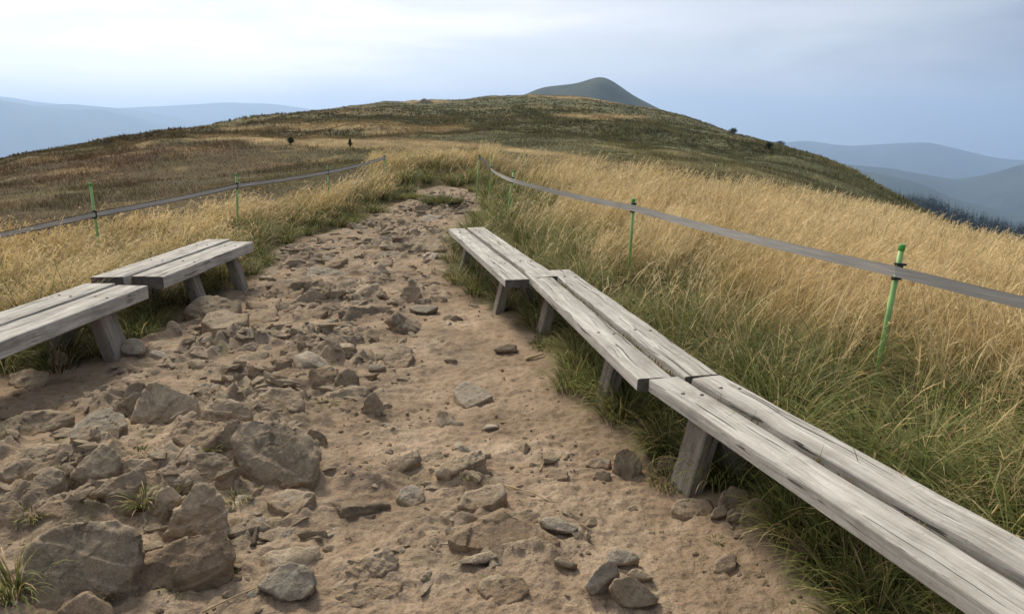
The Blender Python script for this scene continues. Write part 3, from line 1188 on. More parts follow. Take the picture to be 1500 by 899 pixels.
def tussock(S, x, y, z, R, n, hgt, green, r, wmul=1.0):
    """one clump of arching blades"""
    a = rng.uniform(0, 2 * np.pi, n)
    rad = R * np.sqrt(rng.random(n)) * 0.42
    P = np.column_stack([x + rad * np.cos(a), y + rad * np.sin(a), np.full(n, z - 0.02)])
    phi = a + rng.normal(0, 0.5, n)
    L = hgt * rng.uniform(0.55, 1.15, n)
    th0 = 0.05 + 0.75 * rad / max(R * 0.42, 1e-3) * rng.uniform(0.3, 1.0, n)
    curl = rng.uniform(0.7, 2.3, n)
    dry = rng.random(n) < (0.10 + 0.5 * (1 - green))
    k = rng.random(n)[:, None]
    c1 = (GREEN_D * (1 - k) + GREEN_B * k) * (1 + rng.uniform(-0.3, 0.3, n))[:, None]
    c1 = c1 * rng.uniform(0.55, 1.4)
    c0 = pickc(n, GREEN_A * 0.8, GREEN_A * 1.4)
    dc = pickc(n, OCHRE, STRAW_B * 0.85)
    c1 = np.where(dry[:, None], dc, c1)
    c0 = np.where(dry[:, None], dc * 0.6, c0)
    w = np.maximum(rng.uniform(0.004, 0.008, n) * wmul, 0.0008 * r)
    S.add(*blades(P, phi, L, th0, curl, w, c0, c1, 5))


def build_grass():
    # --- green tussocks close to the path
    S = Sward()
    n = 12500
    x, y, r = scatter_polar(n, 1.6, 26, 1.25, -58, 62)
    z = ground_z(x, y)
    ok, sd, u, v = in_field(x, y, z, r)
    g = greenness(x, y, sd, u)
    keep = ok & (rng.random(n) < 0.12 + 0.88 * g) & (sd > 0.0)
    # thin to an even spacing
    cell = {}
    for i in np.nonzero(keep)[0]:
        s = 0.17 + 0.014 * r[i]
        key = (int(x[i] / s), int(y[i] / s))
        if key in cell:
            continue
        cell[key] = 1
        nb = int(np.clip(250 * (3.5 / r[i]) ** 0.6, 50, 250))
        edge = sstep(0.0, 0.5, sd[i])
        h = (0.30 + 0.22 * edge) * rng.uniform(0.7, 1.3)
        h = float(seat_cap(x[i], y[i], h))
        if parting(x[i], y[i]):
            h *= 0.3
        tussock(S, x[i], y[i], z[i], rng.uniform(0.14, 0.28) + 0.006 * r[i], nb, h, g[i] * rng.uniform(0.75, 1.1), r[i])
    o = link("tussock_grass", S.mesh("tussock_grass"), M_LEAF)
    tag(o, kind="stuff")
    # --- thatch: finer leaves filling the belts
    S = Sward()
    n = 330000
    x, y, r = scatter_polar(n, 1.8, 46, 1.45, -54, 58)
    z = ground_z(x, y)
    ok, sd, u, v = in_field(x, y, z, r)
    g = greenness(x, y, sd, u)
    i = np.nonzero(ok & (sd > 0.03) & (rng.random(n) < 1 - 0.9 * g * sstep(14, 5, r)))[0]
    x, y, z, r, sd, u, g = x[i], y[i], z[i], r[i], sd[i], u[i], g[i]
    n = len(x)
    isg = rng.random(n) < g * 0.85
    ph = rng.uniform(0, 2 * np.pi, n)
    c1 = np.where(isg[:, None], pickc(n, GREEN_D, GREEN_B * 1.1, 0.3), pickc(n, OCHRE * 0.9, STRAW_B * 0.9, 0.25))
    c0 = np.where(isg[:, None], pickc(n, GREEN_A, GREEN_A * 1.5), pickc(n, GREEN_D * 1.1, STRAW_A, 0.25))
    h = np.where(isg, 0.14, 0.36) * (0.45 + 0.55 * sstep(0.0, 0.5, sd)) * rng.uniform(0.6, 1.3, n)
    h = seat_cap(x, y, h) * np.where(parting(x, y), 0.32, 1.0)
    S.add(*blades(np.column_stack([x, y, z - 0.02]), ph, h, rng.uniform(0.1, 0.7, n), rng.uniform(0.4, 1.9, n), np.maximum(rng.uniform(0.0022, 0.004, n), 0.0009 * r), c0, c1, 4))
    o = link("meadow_grass", S.mesh("meadow_grass"), M_LEAF)
    tag(o, kind="stuff")
    # --- tall dry stalks with feathery heads, swept by the wind
    S = Sward()
    n = 370000
    x, y, r = scatter_polar(n, 2.2, 50, 1.35, -52, 57)
    z = ground_z(x, y)
    ok, sd, u, v = in_field(x, y, z, r)
    g = greenness(x, y, sd, u)
    clump = fbm(x * 1.7, y * 1.7, 97, 3)
    i = np.nonzero(ok & (sd > 0.25) & (rng.random(n) < np.clip((1 - g) * (0.1 + 0.9 * sstep(-0.38, 0.12, clump)) + 0.035, 0, 1)))[0]
    x, y, z, r, sd, u, g = x[i], y[i], z[i], r[i], sd[i], u[i], g[i]
    n = len(x)
    gust = fbm(x * 0.55, y * 0.35, 99, 3)
    ph = np.radians(20) + 1.1 * gust + rng.normal(0, 0.55, n)
    ph = np.where(u < 620, ph - 0.5, ph)
    hh = (0.60 + 0.13 * fbm(x * 0.6, y * 0.6, 93, 3) + 0.13 * fbm(x * 1.5, y * 1.5, 94, 2)) * np.where(u < 620, 0.86 + 0.34 * sstep(430, 540, u) * (r < 22), 1.0) * (0.5 + 0.5 * sstep(0.2, 0.9, sd)) * sstep(60, 25, r).clip(0.55, 1)
    mid = (u > 545) & (u < 700) & (r > 17)
    hh = np.where(mid, hh * 0.55, hh)
    L = seat_cap(x, y, hh * rng.uniform(0.7, 1.25, n)) * np.where(parting(x, y), 0.22, 1.0)
    th0 = np.abs(rng.normal(0.16, 0.14, n)) + 0.12 * (gust > 0.2)
    curl = rng.uniform(0.25, 1.35, n) + np.where(u < 620, 0.35, 0.0)
    cA = pickc(n, GREEN_D * 1.2, STRAW_A, 0.25)
    t = np.clip(0.5 + 0.5 * fbm(x * 0.6, y * 0.45, 103, 3) + 0.45 * fbm(x * 1.5, y * 1.5, 94, 2) + rng.normal(0, 0.25, n), 0, 1)[:, None]
    cB = (OCHRE * (1 - t) + STRAW_B * t) * (1 + rng.uniform(-0.2, 0.2, n))[:, None]
    head = rng.random(n) < 0.75
    w = np.maximum(rng.uniform(0.004, 0.0085, n), 0.0011 * r)
    out, colr = blades(np.column_stack([x, y, z - 0.02]), ph, L, th0, curl, w, cA, cB, 5, head=head, cpow=0.7)
    S.add(out, colr)
    # loose curled plumes breaking the heads
    for seg, cnt in ((10, 2), (8, 2), (6, 1)):
        for _ in range(cnt):
            k = np.nonzero((r < 24) & head & (rng.random(n) < sstep(30, 8, r)))[0]
            m = len(k)
            q = out[k, seg]
            S.add(*blades(q, ph[k] + rng.normal(0, 0.9, m), rng.uniform(0.045, 0.12, m), rng.uniform(0.5, 1.9, m), rng.uniform(0.2, 1.6, m),
                          np.maximum(rng.uniform(0.003, 0.006, m), 0.001 * r[k]), cB[k] * rng.uniform(0.85, 1.15, m)[:, None], cB[k] * 1.12, 2))
    o = link("tall_dry_grass", S.mesh("tall_dry_grass"), M_LEAF)
    tag(o, kind="stuff")


def build_heath():
    S = Sward()
    for n, r0, r1, pw, hgt, wd in ((230000, 9, 75, 1.3, 0.24, 0.026), (170000, 45, 320, 1.4, 0.22, 0.10)):
        x, y, r = scatter_polar(n, r0, r1, pw, -46, 44)
        z = ground_z(x, y)
        ok, sd, u, v = in_field(x, y, z, r)
        az = np.arctan2(x, y)
        i = np.nonzero(~ok & (sd > 0.1) & (r < np.interp(az, RR_A, RR_R) * 1.15))[0]
        x, y, z, r = x[i], y[i], z[i], r[i]
        n = len(x)
        col, st = cover_colour(x, y, z)
        big = (0.55 + 0.55 * sstep(-0.3, 0.6, fbm(x * 0.25, y * 0.25, 105, 3)))
        for m in range(3):
            ph = rng.uniform(0, 2 * np.pi, n)
            c = col * (1 + rng.uniform(-0.25, 0.28, n))[:, None]
            L = hgt * big * rng.uniform(0.5, 1.3, n) * np.clip(r / 40, 0.7, 1.5)
            w = wd * rng.uniform(0.5, 1.2, n) * np.where(st > 0.5, 0.45, 1.0) * np.clip(r / 40, 0.35, 1.6)
            P = np.column_stack([x + rng.normal(0, 0.1, n), y + rng.normal(0, 0.1, n), z - 0.03])
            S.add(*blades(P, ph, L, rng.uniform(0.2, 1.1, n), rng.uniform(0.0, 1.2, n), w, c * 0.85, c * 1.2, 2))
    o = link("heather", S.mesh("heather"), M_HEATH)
    tag(o, kind="stuff")


def gap_moss():
    """moss, seeds and seedlings lodged in the gaps between the seat planks"""
    for root, L, yc, gap, z, n, seed in MOSS:
        if not n:
            continue
        S = Sward()
        x = rng.random(n) * L
        x = x[fbm(x * 2.2, x * 0 + seed, 131, 2) > -0.25]
        m = len(x)
        P = np.column_stack([x, yc + rng.normal(0, gap * 0.16, m), np.full(m, z - 0.045)])
        tall = rng.random(m) < 0.08
        c = np.where((rng.random(m) < 0.5)[:, None], pickc(m, GREEN_D * 0.7, GREEN_B * 0.8), pickc(m, OCHRE * 0.35, OCHRE * 0.9))
        S.add(*blades(P, rng.uniform(0, 6.28, m), np.where(tall, 0.10, 0.045) * rng.uniform(0.6, 1.1, m), rng.uniform(0, 0.35, m), rng.uniform(0.1, 0.8, m), np.where(tall, 0.003, 0.012), c * 0.7, c, 3))
        tag(link("moss", S.mesh("moss"), M_LEAF, root), kind="stuff")


build_grass()
build_heath()
gap_moss()


# ------------------------------------------------------------------ shrubs and trees on the hill
def conifer(name, label, cat, u, v, h, wid, seed, lift=0.0, rad=None, group=None, col=None):
    if rad is None:
        rad = 0.95 * float(np.interp(_polar(u, v)[0], RR_A, RR_R))
    if rad < 0:
        p = hit(u, v)
        h, wid = h * math.hypot(p[0], p[1]) / F, wid * math.hypot(p[0], p[1]) / F
    else:
        a, _ = _polar(u, v)
        p = np.array([rad * math.sin(a), rad * math.cos(a), gz(rad * math.sin(a), rad * math.cos(a))])
    rs = np.random.default_rng(seed)
    root = empty(name, (p[0], p[1], p[2]))
    tag(root, label, cat, group)
    bm = bmesh.new()
    lathe_bm(bm, [(h * 0.035, -0.2), (h * 0.03, h * 0.3), (h * 0.006, h * 0.95)], 7)
    link("trunk", bm_mesh(bm, "trunk", True), M_BARK, root)
    n = 300
    t = rs.random(n) ** 0.8
    a = rs.uniform(0, 2 * np.pi, n)
    lob = 0.65 + 0.5 * np.abs(np.sin(a * 2.5 + seed + t * 7))
    P = np.column_stack([np.zeros(n), np.zeros(n), h * (0.06 + 0.9 * t)])
    S = Sward()
    Lb = wid * 0.5 * (1 - t) ** 0.75 * lob * rs.uniform(0.6, 1.15, n) + 0.08 * h
    c = (np.array([0.060, 0.085, 0.042]) if col is None else np.array(col)) * (1 + rs.uniform(-0.4, 0.5, n))[:, None]
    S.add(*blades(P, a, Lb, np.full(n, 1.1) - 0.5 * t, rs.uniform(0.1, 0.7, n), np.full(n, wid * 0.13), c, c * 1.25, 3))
    link("crown", S.mesh("crown"), M_HEATH, root)
    return root


def shrub(name, label, cat, u, v, h, wid, seed, rad=None, group=None, col=None):
    if rad is None:
        rad = 0.95 * float(np.interp(_polar(u, v)[0], RR_A, RR_R))
    if rad < 0:
        p = hit(u, v)
        h, wid = h * math.hypot(p[0], p[1]) / F, wid * math.hypot(p[0], p[1]) / F
    else:
        a, _ = _polar(u, v)
        p = np.array([rad * math.sin(a), rad * math.cos(a), gz(rad * math.sin(a), rad * math.cos(a))])
    rs = np.random.default_rng(seed)
    root = empty(name, (p[0], p[1], p[2]))
    tag(root, label, cat, group)
    bm = bmesh.new()
    for k in range(5):
        an = k * 1.3 + seed
        ax = Vector((math.cos(an) * 0.5, math.sin(an) * 0.5, 1)).normalized()
        lathe_bm(bm, [(h * 0.03, -0.2), (h * 0.012, h * 0.75)], 5, ax)
    link("stem", bm_mesh(bm, "stem", True), M_BARK, root)
    S = Sward()
    n = 380
    d = rs.normal(0, 1, (n, 3))
    d /= np.linalg.norm(d, axis=1)[:, None]
    lob = 0.6 + 0.5 * np.abs(np.sin(d[:, 0] * 4 + seed) * np.cos(d[:, 1] * 3.3 - seed))
    rr = rs.random(n) ** 0.4 * lob
    P = np.column_stack([d[:, 0] * wid * 0.5 * rr, d[:, 1] * wid * 0.5 * rr, h * 0.45 + d[:, 2] * h * 0.45 * rr])
    c = (np.array([0.065, 0.085, 0.040]) if col is None else np.array(col)) * (1 + rs.uniform(-0.4, 0.5, n))[:, None]
    S.add(*blades(P, rs.uniform(0, 6.28, n), np.full(n, h * 0.2), rs.uniform(0, 1.5, n), rs.uniform(0, 1, n), np.full(n, h * 0.11), c, c * 1.2, 2))
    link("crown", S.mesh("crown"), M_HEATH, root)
    return root


conifer("spruce_tree", "small dark spruce standing alone on the straw band above the path", "spruce", 513, 216, 12, 11, 3, rad=-1)
conifer("spruce_tree", "low pair of dark spruces on the straw patch above the left webbing", "spruce", 426, 212, 10, 18, 4, rad=-1)
conifer("spruce_tree", "tiny dark spruce on the left skyline beside the hazy blue hills", "spruce", 337, 183, 1.5, 1.3, 5)
shrub("shrub", "dark bush highest up on the right shoulder of the hill", "shrub", 1074, 197, 10, 14, 6, rad=-1, col=(0.08, 0.09, 0.04))
shrub("shrub", "round dark bush sitting alone on the right slope of the hill", "shrub", 1126, 219, 12, 13, 7, rad=-1)
shrub("shrub", "grey green bush cluster on the right skyline with a taller tip", "shrub", 1143, 208, 1.8, 3.4, 8, col=(0.05, 0.06, 0.045))
shrub("shrub", "lowest of the dark bushes on the right skyline", "shrub", 1247, 245, 1.0, 1.5, 9)
shrub("shrub", "flat grey bush on the skyline just below the blue mountain foot", "shrub", 1015, 175, 1.2, 5.0, 10, col=(0.06, 0.065, 0.045))
shrub("shrub", "small dark bush at the skyline where the right slope meets the wooded spur", "shrub", 1283, 266, 1.6, 2.6, 12)


def build_forest():
    """spruce wood on the spur to the right: one mass"""
    S = Sward()
    rs = np.random.default_rng(77)
    base = []
    tops = [(1285, 262), (1310, 271), (1340, 276), (1365, 276), (1395, 288), (1430, 301), (1465, 311), (1500, 319), (1600, 345), (1800, 395)]
    tp = sorted(_polar(u, v) for u, v in tops)
    TA, TE = np.array([p[0] for p in tp]), np.array([p[1] for p in tp])
    n = 6000
    az = rs.uniform(TA[0] - 0.005, TA[-1], n)
    depth = rs.random(n) ** 1.8
    R = 620 - 200 * depth
    h = rs.uniform(7, 13, n)
    zt = EYE + 620 * np.interp(az, TA, TE) - depth * 75 - rs.uniform(0, 5, n)
    x, y = R * np.sin(az), R * np.cos(az)
    for m in range(26):
        t = (m + 0.5) / 26
        a = rs.uniform(0, 6.28, n)
        L = h * 0.27 * (1 - t * 0.92) * rs.uniform(0.6, 1.3, n)
        P = np.column_stack([x, y, zt - h + h * t])
        c = np.array([0.028, 0.042, 0.026]) * (1 + rs.uniform(-0.4, 0.5, n))[:, None]
        S.add(*blades(P, a, L, np.full(n, 1.25), rs.uniform(0.2, 0.7, n), L * 0.75, c, c * 1.2, 2))
    o = link("forest", S.mesh("forest"), M_HEATH)
    tag(o, kind="stuff")
    # the spur the wood stands on
    A = np.linspace(TA[0] - 0.03, TA[-1], 120)
    rows = []
    for dR, dz in ((60, -140), (0, -12), (-100, -48), (-200, -86), (-330, -190)):
        zz = EYE + 620 * np.interp(A, TA, TE) + dz
        Rr = 620 + dR
        rows.append(np.column_stack([Rr * np.sin(A), Rr * np.cos(A), zz + 3 * fbm(A * 60, np.full_like(A, dR * 0.01), 5)]))
    V = np.concatenate(rows)
    i = np.arange(4)[:, None] * 120
    j = np.arange(119)[None, :]
    q = np.stack([i + j, i + 120 + j, i + 121 + j, i + j + 1], -1).reshape(-1, 4)
    o = link("hills", np_mesh("hills", V, q), M_FAR)
    tag(o, kind="structure")


build_forest()

# ------------------------------------------------------------------ stones
def refine(bm, L, iters=7):
    for _ in range(iters):
        bmesh.ops.triangulate(bm, faces=[f for f in bm.faces if len(f.verts) > 3])
        lim = L
        ed = [e for e in bm.edges if e.calc_length() > lim]
        if not ed or len(bm.verts) > 30000:
            break
        bmesh.ops.subdivide_edges(bm, edges=ed, cuts=1, use_grid_fill=False)
    bmesh.ops.triangulate(bm, faces=[f for f in bm.faces if len(f.verts) > 3])


def weather(bm, seed, size, rough, bed=0.5):
    """round the arrises, chip and bed the faces"""
    bmesh.ops.smooth_vert(bm, verts=bm.verts, factor=0.5, use_axis_x=True, use_axis_y=True, use_axis_z=True)
    bm.normal_update()
    rs = random.Random(seed)
    so = Vector((rs.uniform(-50, 50), rs.uniform(-50, 50), rs.uniform(-50, 50)))
    sd = Vector((rs.uniform(-0.5, 0.5), rs.uniform(-0.6, 0.2), 1)).normalized()
    f0, f1 = 2.2 / size, 7.0 / size
    move = []

    def chip(p, f):
        """tilted flat facet of the fracture cell that p falls in"""
        _, pts = mn.voronoi(p * f)
        q = pts[0]
        tv = mn.noise_vector(q * 7.31) * 1.4
        return (p * f - q).dot(tv) + 0.35 * (mn.cell(q * 3.7) - 0.5)
    for v in bm.verts:
        p = v.co + so
        w = p + 0.04 * size * mn.noise_vector(p * f1)
        d = 0.45 * mn.fractal(p * f0, 0.9, 2.1, 3)
        d += 0.75 * chip(w, 3.0 / size) + 0.34 * chip(w, 7.0 / size)
        d += 0.15 * mn.fractal(p * f1 * 1.6, 0.8, 2.0, 3)
        lay = p.dot(sd) * 5.5 / size + 0.6 * mn.noise(p * f0)
        fr = lay - math.floor(lay)
        d += bed * 0.5 * (fr if fr < 0.85 else (1 - fr) * 5.67)
        move.append(v.normal * (d * rough * size))
    for v, m in zip(bm.verts, move):
        v.co += m


STONES = {}
ROCK_LOW = []


def hero(label, outline, k=0.55, mat=None, loose=False, rough=0.05, seed=None, name="boulder", cat="boulder", group=None, deep=0.75, extra=None):
    """a stone from its outline in the photo: each outline point is put on the ground plane, raised by how far it
    stands above the stone's front foot, and the hull is given a back and a root in the soil"""
    seed = seed or int(abs(hash((round(outline[0][0]), round(outline[0][1])))) % 9973)
    k = min(0.97, k * 1.22)
    us, vs_ = [p[0] for p in outline], [p[1] for p in outline]
    vb = max(vs_)
    ub = outline[vs_.index(vb)][0]
    uc = (min(us) + max(us)) / 2
    p0 = hit(uc, vb)
    zg = p0[2]
    dep = p0[1] * CP - (zg - EYE) * SP
    pxm = F / dep
    pts = []
    for u, v in outline:
        h = k * (vb - v) / pxm
        x, y = flat_px(u, v, zg + h)
        pts.append((x, y, zg + h))
    c = np.mean(np.array(pts), 0)
    hmax = max(p[2] for p in pts) - zg
    wid = (max(us) - min(us)) / pxm
    full = list(pts)
    for x, y, z in pts:
        hh = z - zg
        dirx, diry = x / math.hypot(x, y), y / math.hypot(x, y)
        if hh > 0.25 * hmax:
            b = deep * (0.35 * wid + 0.5 * hh)
            full.append((x + dirx * b * 0.45, y + diry * b * 0.45, zg + hh * 0.72))
            full.append((x * 0.9 + c[0] * 0.1 + dirx * b, y * 0.9 + c[1] * 0.1 + diry * b, zg - 0.03))
        if loose:
            full.append((x * 0.72 + c[0] * 0.28, y * 0.72 + c[1] * 0.28 + 0.03, zg - 0.004))
        else:
            full.append((x, y, zg - 0.07 if hh < 0.6 * hmax else zg - 0.03))
    if loose:
        full = [(x, y, z + (0.022 if z < zg + 0.3 * hmax and i < len(pts) else 0)) for i, (x, y, z) in enumerate(full)]
    bm = bmesh.new()
    o0 = Vector((c[0], c[1], zg))
    for p in full:
        bm.verts.new(Vector(p) - o0)
    r = bmesh.ops.convex_hull(bm, input=bm.verts)
    bmesh.ops.delete(bm, geom=list({g for g in r["geom_interior"] + r["geom_unused"] if isinstance(g, bmesh.types.BMVert) and g.is_valid}), context="VERTS")
    size = float(max(wid, 2 * hmax, 0.05))
    L = max(0.0035 * dep, size / 42)
    refine(bm, L)
    weather(bm, seed, size, rough, 0.2 if loose else 1.0)
    me = bm_mesh(bm, name, True)
    co = np.zeros(len(me.vertices) * 3, np.float32)
    me.vertices.foreach_get("co", co)
    co = co.reshape(-1, 3) + np.array(o0[:])
    at = me.attributes.new("Soil", "FLOAT", "POINT")
    at.data.foreach_set("value", sstep(0.0 if loose else 0.075, -0.01, co[:, 2] - ground_z(co[:, 0], co[:, 1])).astype(np.float32))
    o = link(name, me, mat or M_ROCK)
    o.location = o0
    o["kind"] = "thing"
    tag(o, label, cat, group)
    STONES[label] = (c[0], c[1], zg, wid)
    return o


B = dict(name="boulder", cat="boulder")
R_ = dict(name="rock", cat="rock")
SL = dict(name="stone_slab", cat="stone slab")
LS = dict(name="loose_stone", cat="stone", loose=True, rough=0.035)
hero("large dark boulder with a pale scratch in the lower left corner", [(28, 842), (40, 805), (60, 785), (87, 770), (125, 764), (170, 762), (205, 785), (203, 815), (192, 846), (150, 870), (120, 893), (70, 893)], 0.62, M_ROCK_DARK, **B)
hero("brown wedge boulder with a slanting flat top, right of the big dark corner boulder", [(182, 868), (192, 848), (214, 826), (240, 803), (274, 786), (300, 782), (327, 776), (338, 790), (341, 812), (322, 828), (284, 832), (255, 842), (222, 860), (200, 872)], 0.6, M_ROCK_BROWN, **B)
hero("upright fin of rough rock rising behind the brown wedge boulder", [(236, 792), (250, 762), (270, 735), (287, 709), (300, 708), (312, 716), (320, 732), (331, 745), (333, 772), (300, 782)], 0.75, M_ROCK, **B)
hero("main cracked boulder, the broad grey dome on the left of the path", [(346, 668), (340, 645), (351, 617), (372, 614), (393, 616), (420, 622), (444, 630), (466, 660), (460, 695), (440, 706), (412, 712), (380, 716), (360, 700)], 0.62, M_ROCK_DARK, rough=0.06, **B)
hero("narrow slab split from the left side of the main cracked boulder", [(316, 652), (322, 634), (334, 618), (350, 614), (352, 622), (344, 640), (340, 655), (326, 660)], 0.8, M_ROCK, **B)
hero("brown rounded lobe at the lower right foot of the main cracked boulder", [(405, 716), (412, 690), (425, 668), (440, 662), (458, 678), (463, 696), (450, 706), (430, 712)], 0.55, M_ROCK_BROWN, **B)
hero("low rock leaning on the left foot of the main cracked boulder", [(266, 694), (275, 676), (292, 664), (314, 660), (330, 668), (345, 690), (340, 712), (310, 712), (280, 704)], 0.6, M_ROCK, **B)
hero("smooth brown slab lying behind the main cracked boulder", [(252, 640), (256, 624), (281, 616), (310, 617), (337, 619), (326, 632), (314, 645), (296, 656), (272, 652)], 0.5, M_ROCK_BROWN, **SL)
hero("big flat faced boulder with a sloping top below the left benches", [(191, 618), (200, 585), (217, 560), (226, 558), (236, 565), (250, 576), (268, 578), (292, 586), (290, 600), (282, 612), (250, 619), (215, 621)], 0.72, M_ROCK, rough=0.035, **B)
hero("dark narrow rock tucked against the left of the flat faced boulder", [(172, 606), (178, 582), (186, 564), (204, 558), (212, 562), (200, 585), (192, 612)], 0.7, M_ROCK_DARK, **R_)
hero("rounded boulder just right of the flat faced boulder", [(294, 614), (300, 598), (317, 583), (340, 586), (358, 592), (370, 602), (366, 612), (330, 618)], 0.65, M_ROCK, **B)
hero("low wide boulder in the middle of the rocky ground left of the smooth dirt", [(374, 588), (384, 576), (400, 569), (425, 568), (440, 574), (446, 592), (430, 602), (395, 602)], 0.55, M_ROCK, **B)
hero("long flat slab emerging at the left edge below the bench", [(-30, 640), (0, 622), (33, 606), (70, 603), (108, 607), (100, 618), (83, 626), (40, 640)], 0.55, M_ROCK, **SL)
hero("pale ridged slab between the left edge slab and the flat faced boulder", [(100, 640), (112, 622), (130, 606), (158, 598), (182, 608), (186, 622), (160, 640), (125, 645)], 0.4, M_ROCK_PALE, **SL)
hero("peaked grey rock with sloping sides above the dark corner boulder", [(100, 700), (115, 680), (135, 660), (150, 648), (165, 655), (176, 668), (170, 690), (140, 698)], 0.65, M_ROCK, **B)
hero("small square rock beside the peaked grey rock", [(167, 688), (176, 672), (205, 672), (234, 676), (230, 690), (210, 696), (180, 696)], 0.6, M_ROCK, **R_)
hero("long dark rock blade slanting over the ground in the left foreground", [(134, 722), (155, 708), (180, 694), (208, 686), (214, 700), (200, 714), (165, 726)], 0.6, M_ROCK_DARK, **R_)
hero("knobbly dark rock with a grass tuft growing on its right side", [(154, 738), (160, 722), (178, 711), (196, 714), (202, 735), (196, 750), (170, 754)], 0.7, M_ROCK_DARK, **B)
hero("pointed rock standing right of the grassy knobbly rock", [(224, 752), (228, 726), (240, 708), (254, 714), (264, 724), (258, 746), (244, 756)], 0.75, M_ROCK, **B)
hero("layered grey outcrop at the far left edge in the foreground", [(0, 690), (20, 672), (45, 656), (70, 650), (95, 655), (98, 672), (70, 692), (40, 704), (10, 706)], 0.5, M_ROCK, rough=0.08, **B)
hero("low grey hump under the layered outcrop", [(38, 722), (52, 696), (75, 682), (94, 690), (90, 706), (66, 718)], 0.55, M_ROCK, **R_)
hero("brown rock cut off by the left edge under the low hump", [(-20, 772), (0, 738), (20, 732), (33, 742), (34, 760), (10, 772)], 0.6, M_ROCK_BROWN, **R_)
hero("flat brown slab just above the dark corner boulder", [(54, 748), (70, 736), (98, 731), (122, 738), (118, 752), (90, 758)], 0.45, M_ROCK_BROWN, **SL)
hero("brown pointed rock cut by the bottom edge near the corner", [(76, 905), (98, 884), (127, 867), (140, 874), (165, 888), (170, 908)], 0.65, M_ROCK_BROWN, **B)
hero("pale squared loose block on the dirt in the bottom left foreground", [(377, 858), (390, 842), (410, 828), (427, 822), (446, 826), (458, 834), (463, 852), (458, 872), (442, 886), (424, 889), (398, 874)], 0.6, M_ROCK_PALE, seed=12, **LS)
hero("flat grey plate half sunk right of the main cracked boulder", [(391, 735), (404, 724), (420, 717), (445, 718), (462, 722), (448, 738), (432, 754), (408, 746)], 0.35, M_ROCK, **SL)
hero("little dark block at the right shoulder of the main cracked boulder", [(446, 640), (452, 627), (466, 630), (478, 640), (478, 648), (462, 650)], 0.7, M_ROCK_DARK, **R_)
# left bench feet
hero("smooth rounded stone beside the broad leg of the left bench", [(175, 510), (182, 498), (197, 494), (211, 500), (213, 513), (207, 521), (190, 524), (179, 520)], 0.7, M_ROCK_PALE, seed=44, **LS)
hero("brown stone in the shade under the left edge bench", [(68, 532), (74, 518), (84, 512), (98, 518), (100, 534), (84, 540)], 0.7, M_ROCK_BROWN, **R_)
hero("flat pale slab at the dirt edge under the left edge bench", [(12, 560), (16, 545), (40, 540), (68, 544), (72, 554), (56, 568), (28, 568)], 0.5, M_ROCK, **SL)
hero("pale dome shaped stone in the bare soil in front of the left bench", [(49, 599), (54, 588), (64, 584), (76, 586), (83, 592), (80, 602), (62, 604)], 0.6, M_ROCK, **R_)
hero("grey slab on top of the bedrock step near the short left bench", [(269, 458), (276, 446), (290, 436), (307, 432), (330, 436), (350, 446), (346, 458), (318, 462), (296, 468)], 0.6, M_ROCK, **B)
hero("bedrock slab forming the lower step near the short left bench", [(296, 472), (304, 460), (322, 454), (345, 457), (364, 460), (362, 472), (340, 480), (312, 482)], 0.5, M_ROCK, **B)
hero("angular stone at the foot of the bedrock step", [(243, 482), (246, 471), (252, 469), (262, 474), (266, 482), (256, 487)], 0.7, M_ROCK, **R_)
# middle ground
hero("pale diamond shaped slab lying alone on the smooth dirt", [(664, 572), (672, 563), (684, 557), (700, 564), (722, 580), (706, 588), (684, 597), (672, 588)], 0.32, M_ROCK_PALE, seed=31, rough=0.03, **SL)
hero("flat tan stone tilted up at the right edge of the rocky middle ground", [(599, 452), (603, 447), (622, 446), (642, 449), (634, 456), (624, 462), (612, 460)], 0.6, M_ROCK_PALE, seed=32, **LS)
hero("small dark squarish stone lying near the middle right bench", [(722, 516), (730, 506), (745, 503), (757, 504), (758, 514), (748, 517), (730, 519)], 0.7, M_ROCK_DARK, seed=33, **LS)
hero("small pointed grey rock standing up out of the dirt mid path", [(527, 601), (534, 590), (542, 577), (548, 571), (555, 580), (561, 592), (558, 600), (540, 605)], 0.8, M_ROCK, **R_)
hero("small pale block lying below the fractured grey rock mid path", [(539, 540), (541, 534), (552, 532), (564, 534), (566, 542), (555, 546), (544, 546)], 0.7, M_ROCK_PALE, seed=35, **LS)
hero("fractured grey rock breaking the dirt mid path", [(560, 524), (562, 511), (575, 504), (590, 502), (604, 512), (604, 524), (596, 537), (580, 540), (566, 534)], 0.5, M_ROCK, rough=0.07, **B)
hero("pyramid shaped grey rock on the far rocky ground", [(584, 438), (592, 420), (602, 408), (612, 418), (617, 430), (612, 440), (596, 442)], 0.7, M_ROCK, **B)
hero("pointed dark rock left of the fractured grey rock", [(489, 560), (496, 548), (508, 538), (518, 542), (526, 552), (520, 562), (500, 566)], 0.7, M_ROCK_DARK, **R_)
hero("rounded rocky knoll near the path bend beyond the benches", [(594, 366), (602, 352), (617, 340), (634, 343), (648, 354), (652, 364), (630, 370)], 0.5, M_ROCK, rough=0.08, **B)
hero("dark stone at the left foot of the far right bench leg", [(648, 403), (651, 395), (658, 392), (665, 397), (665, 404), (656, 406)], 0.7, M_ROCK_DARK, **R_)
hero("small flat oval pebble alone on the dirt right of centre", [(707, 628), (712, 621), (722, 620), (731, 625), (729, 630), (716, 632)], 0.6, M_ROCK_PALE, seed=37, **LS)
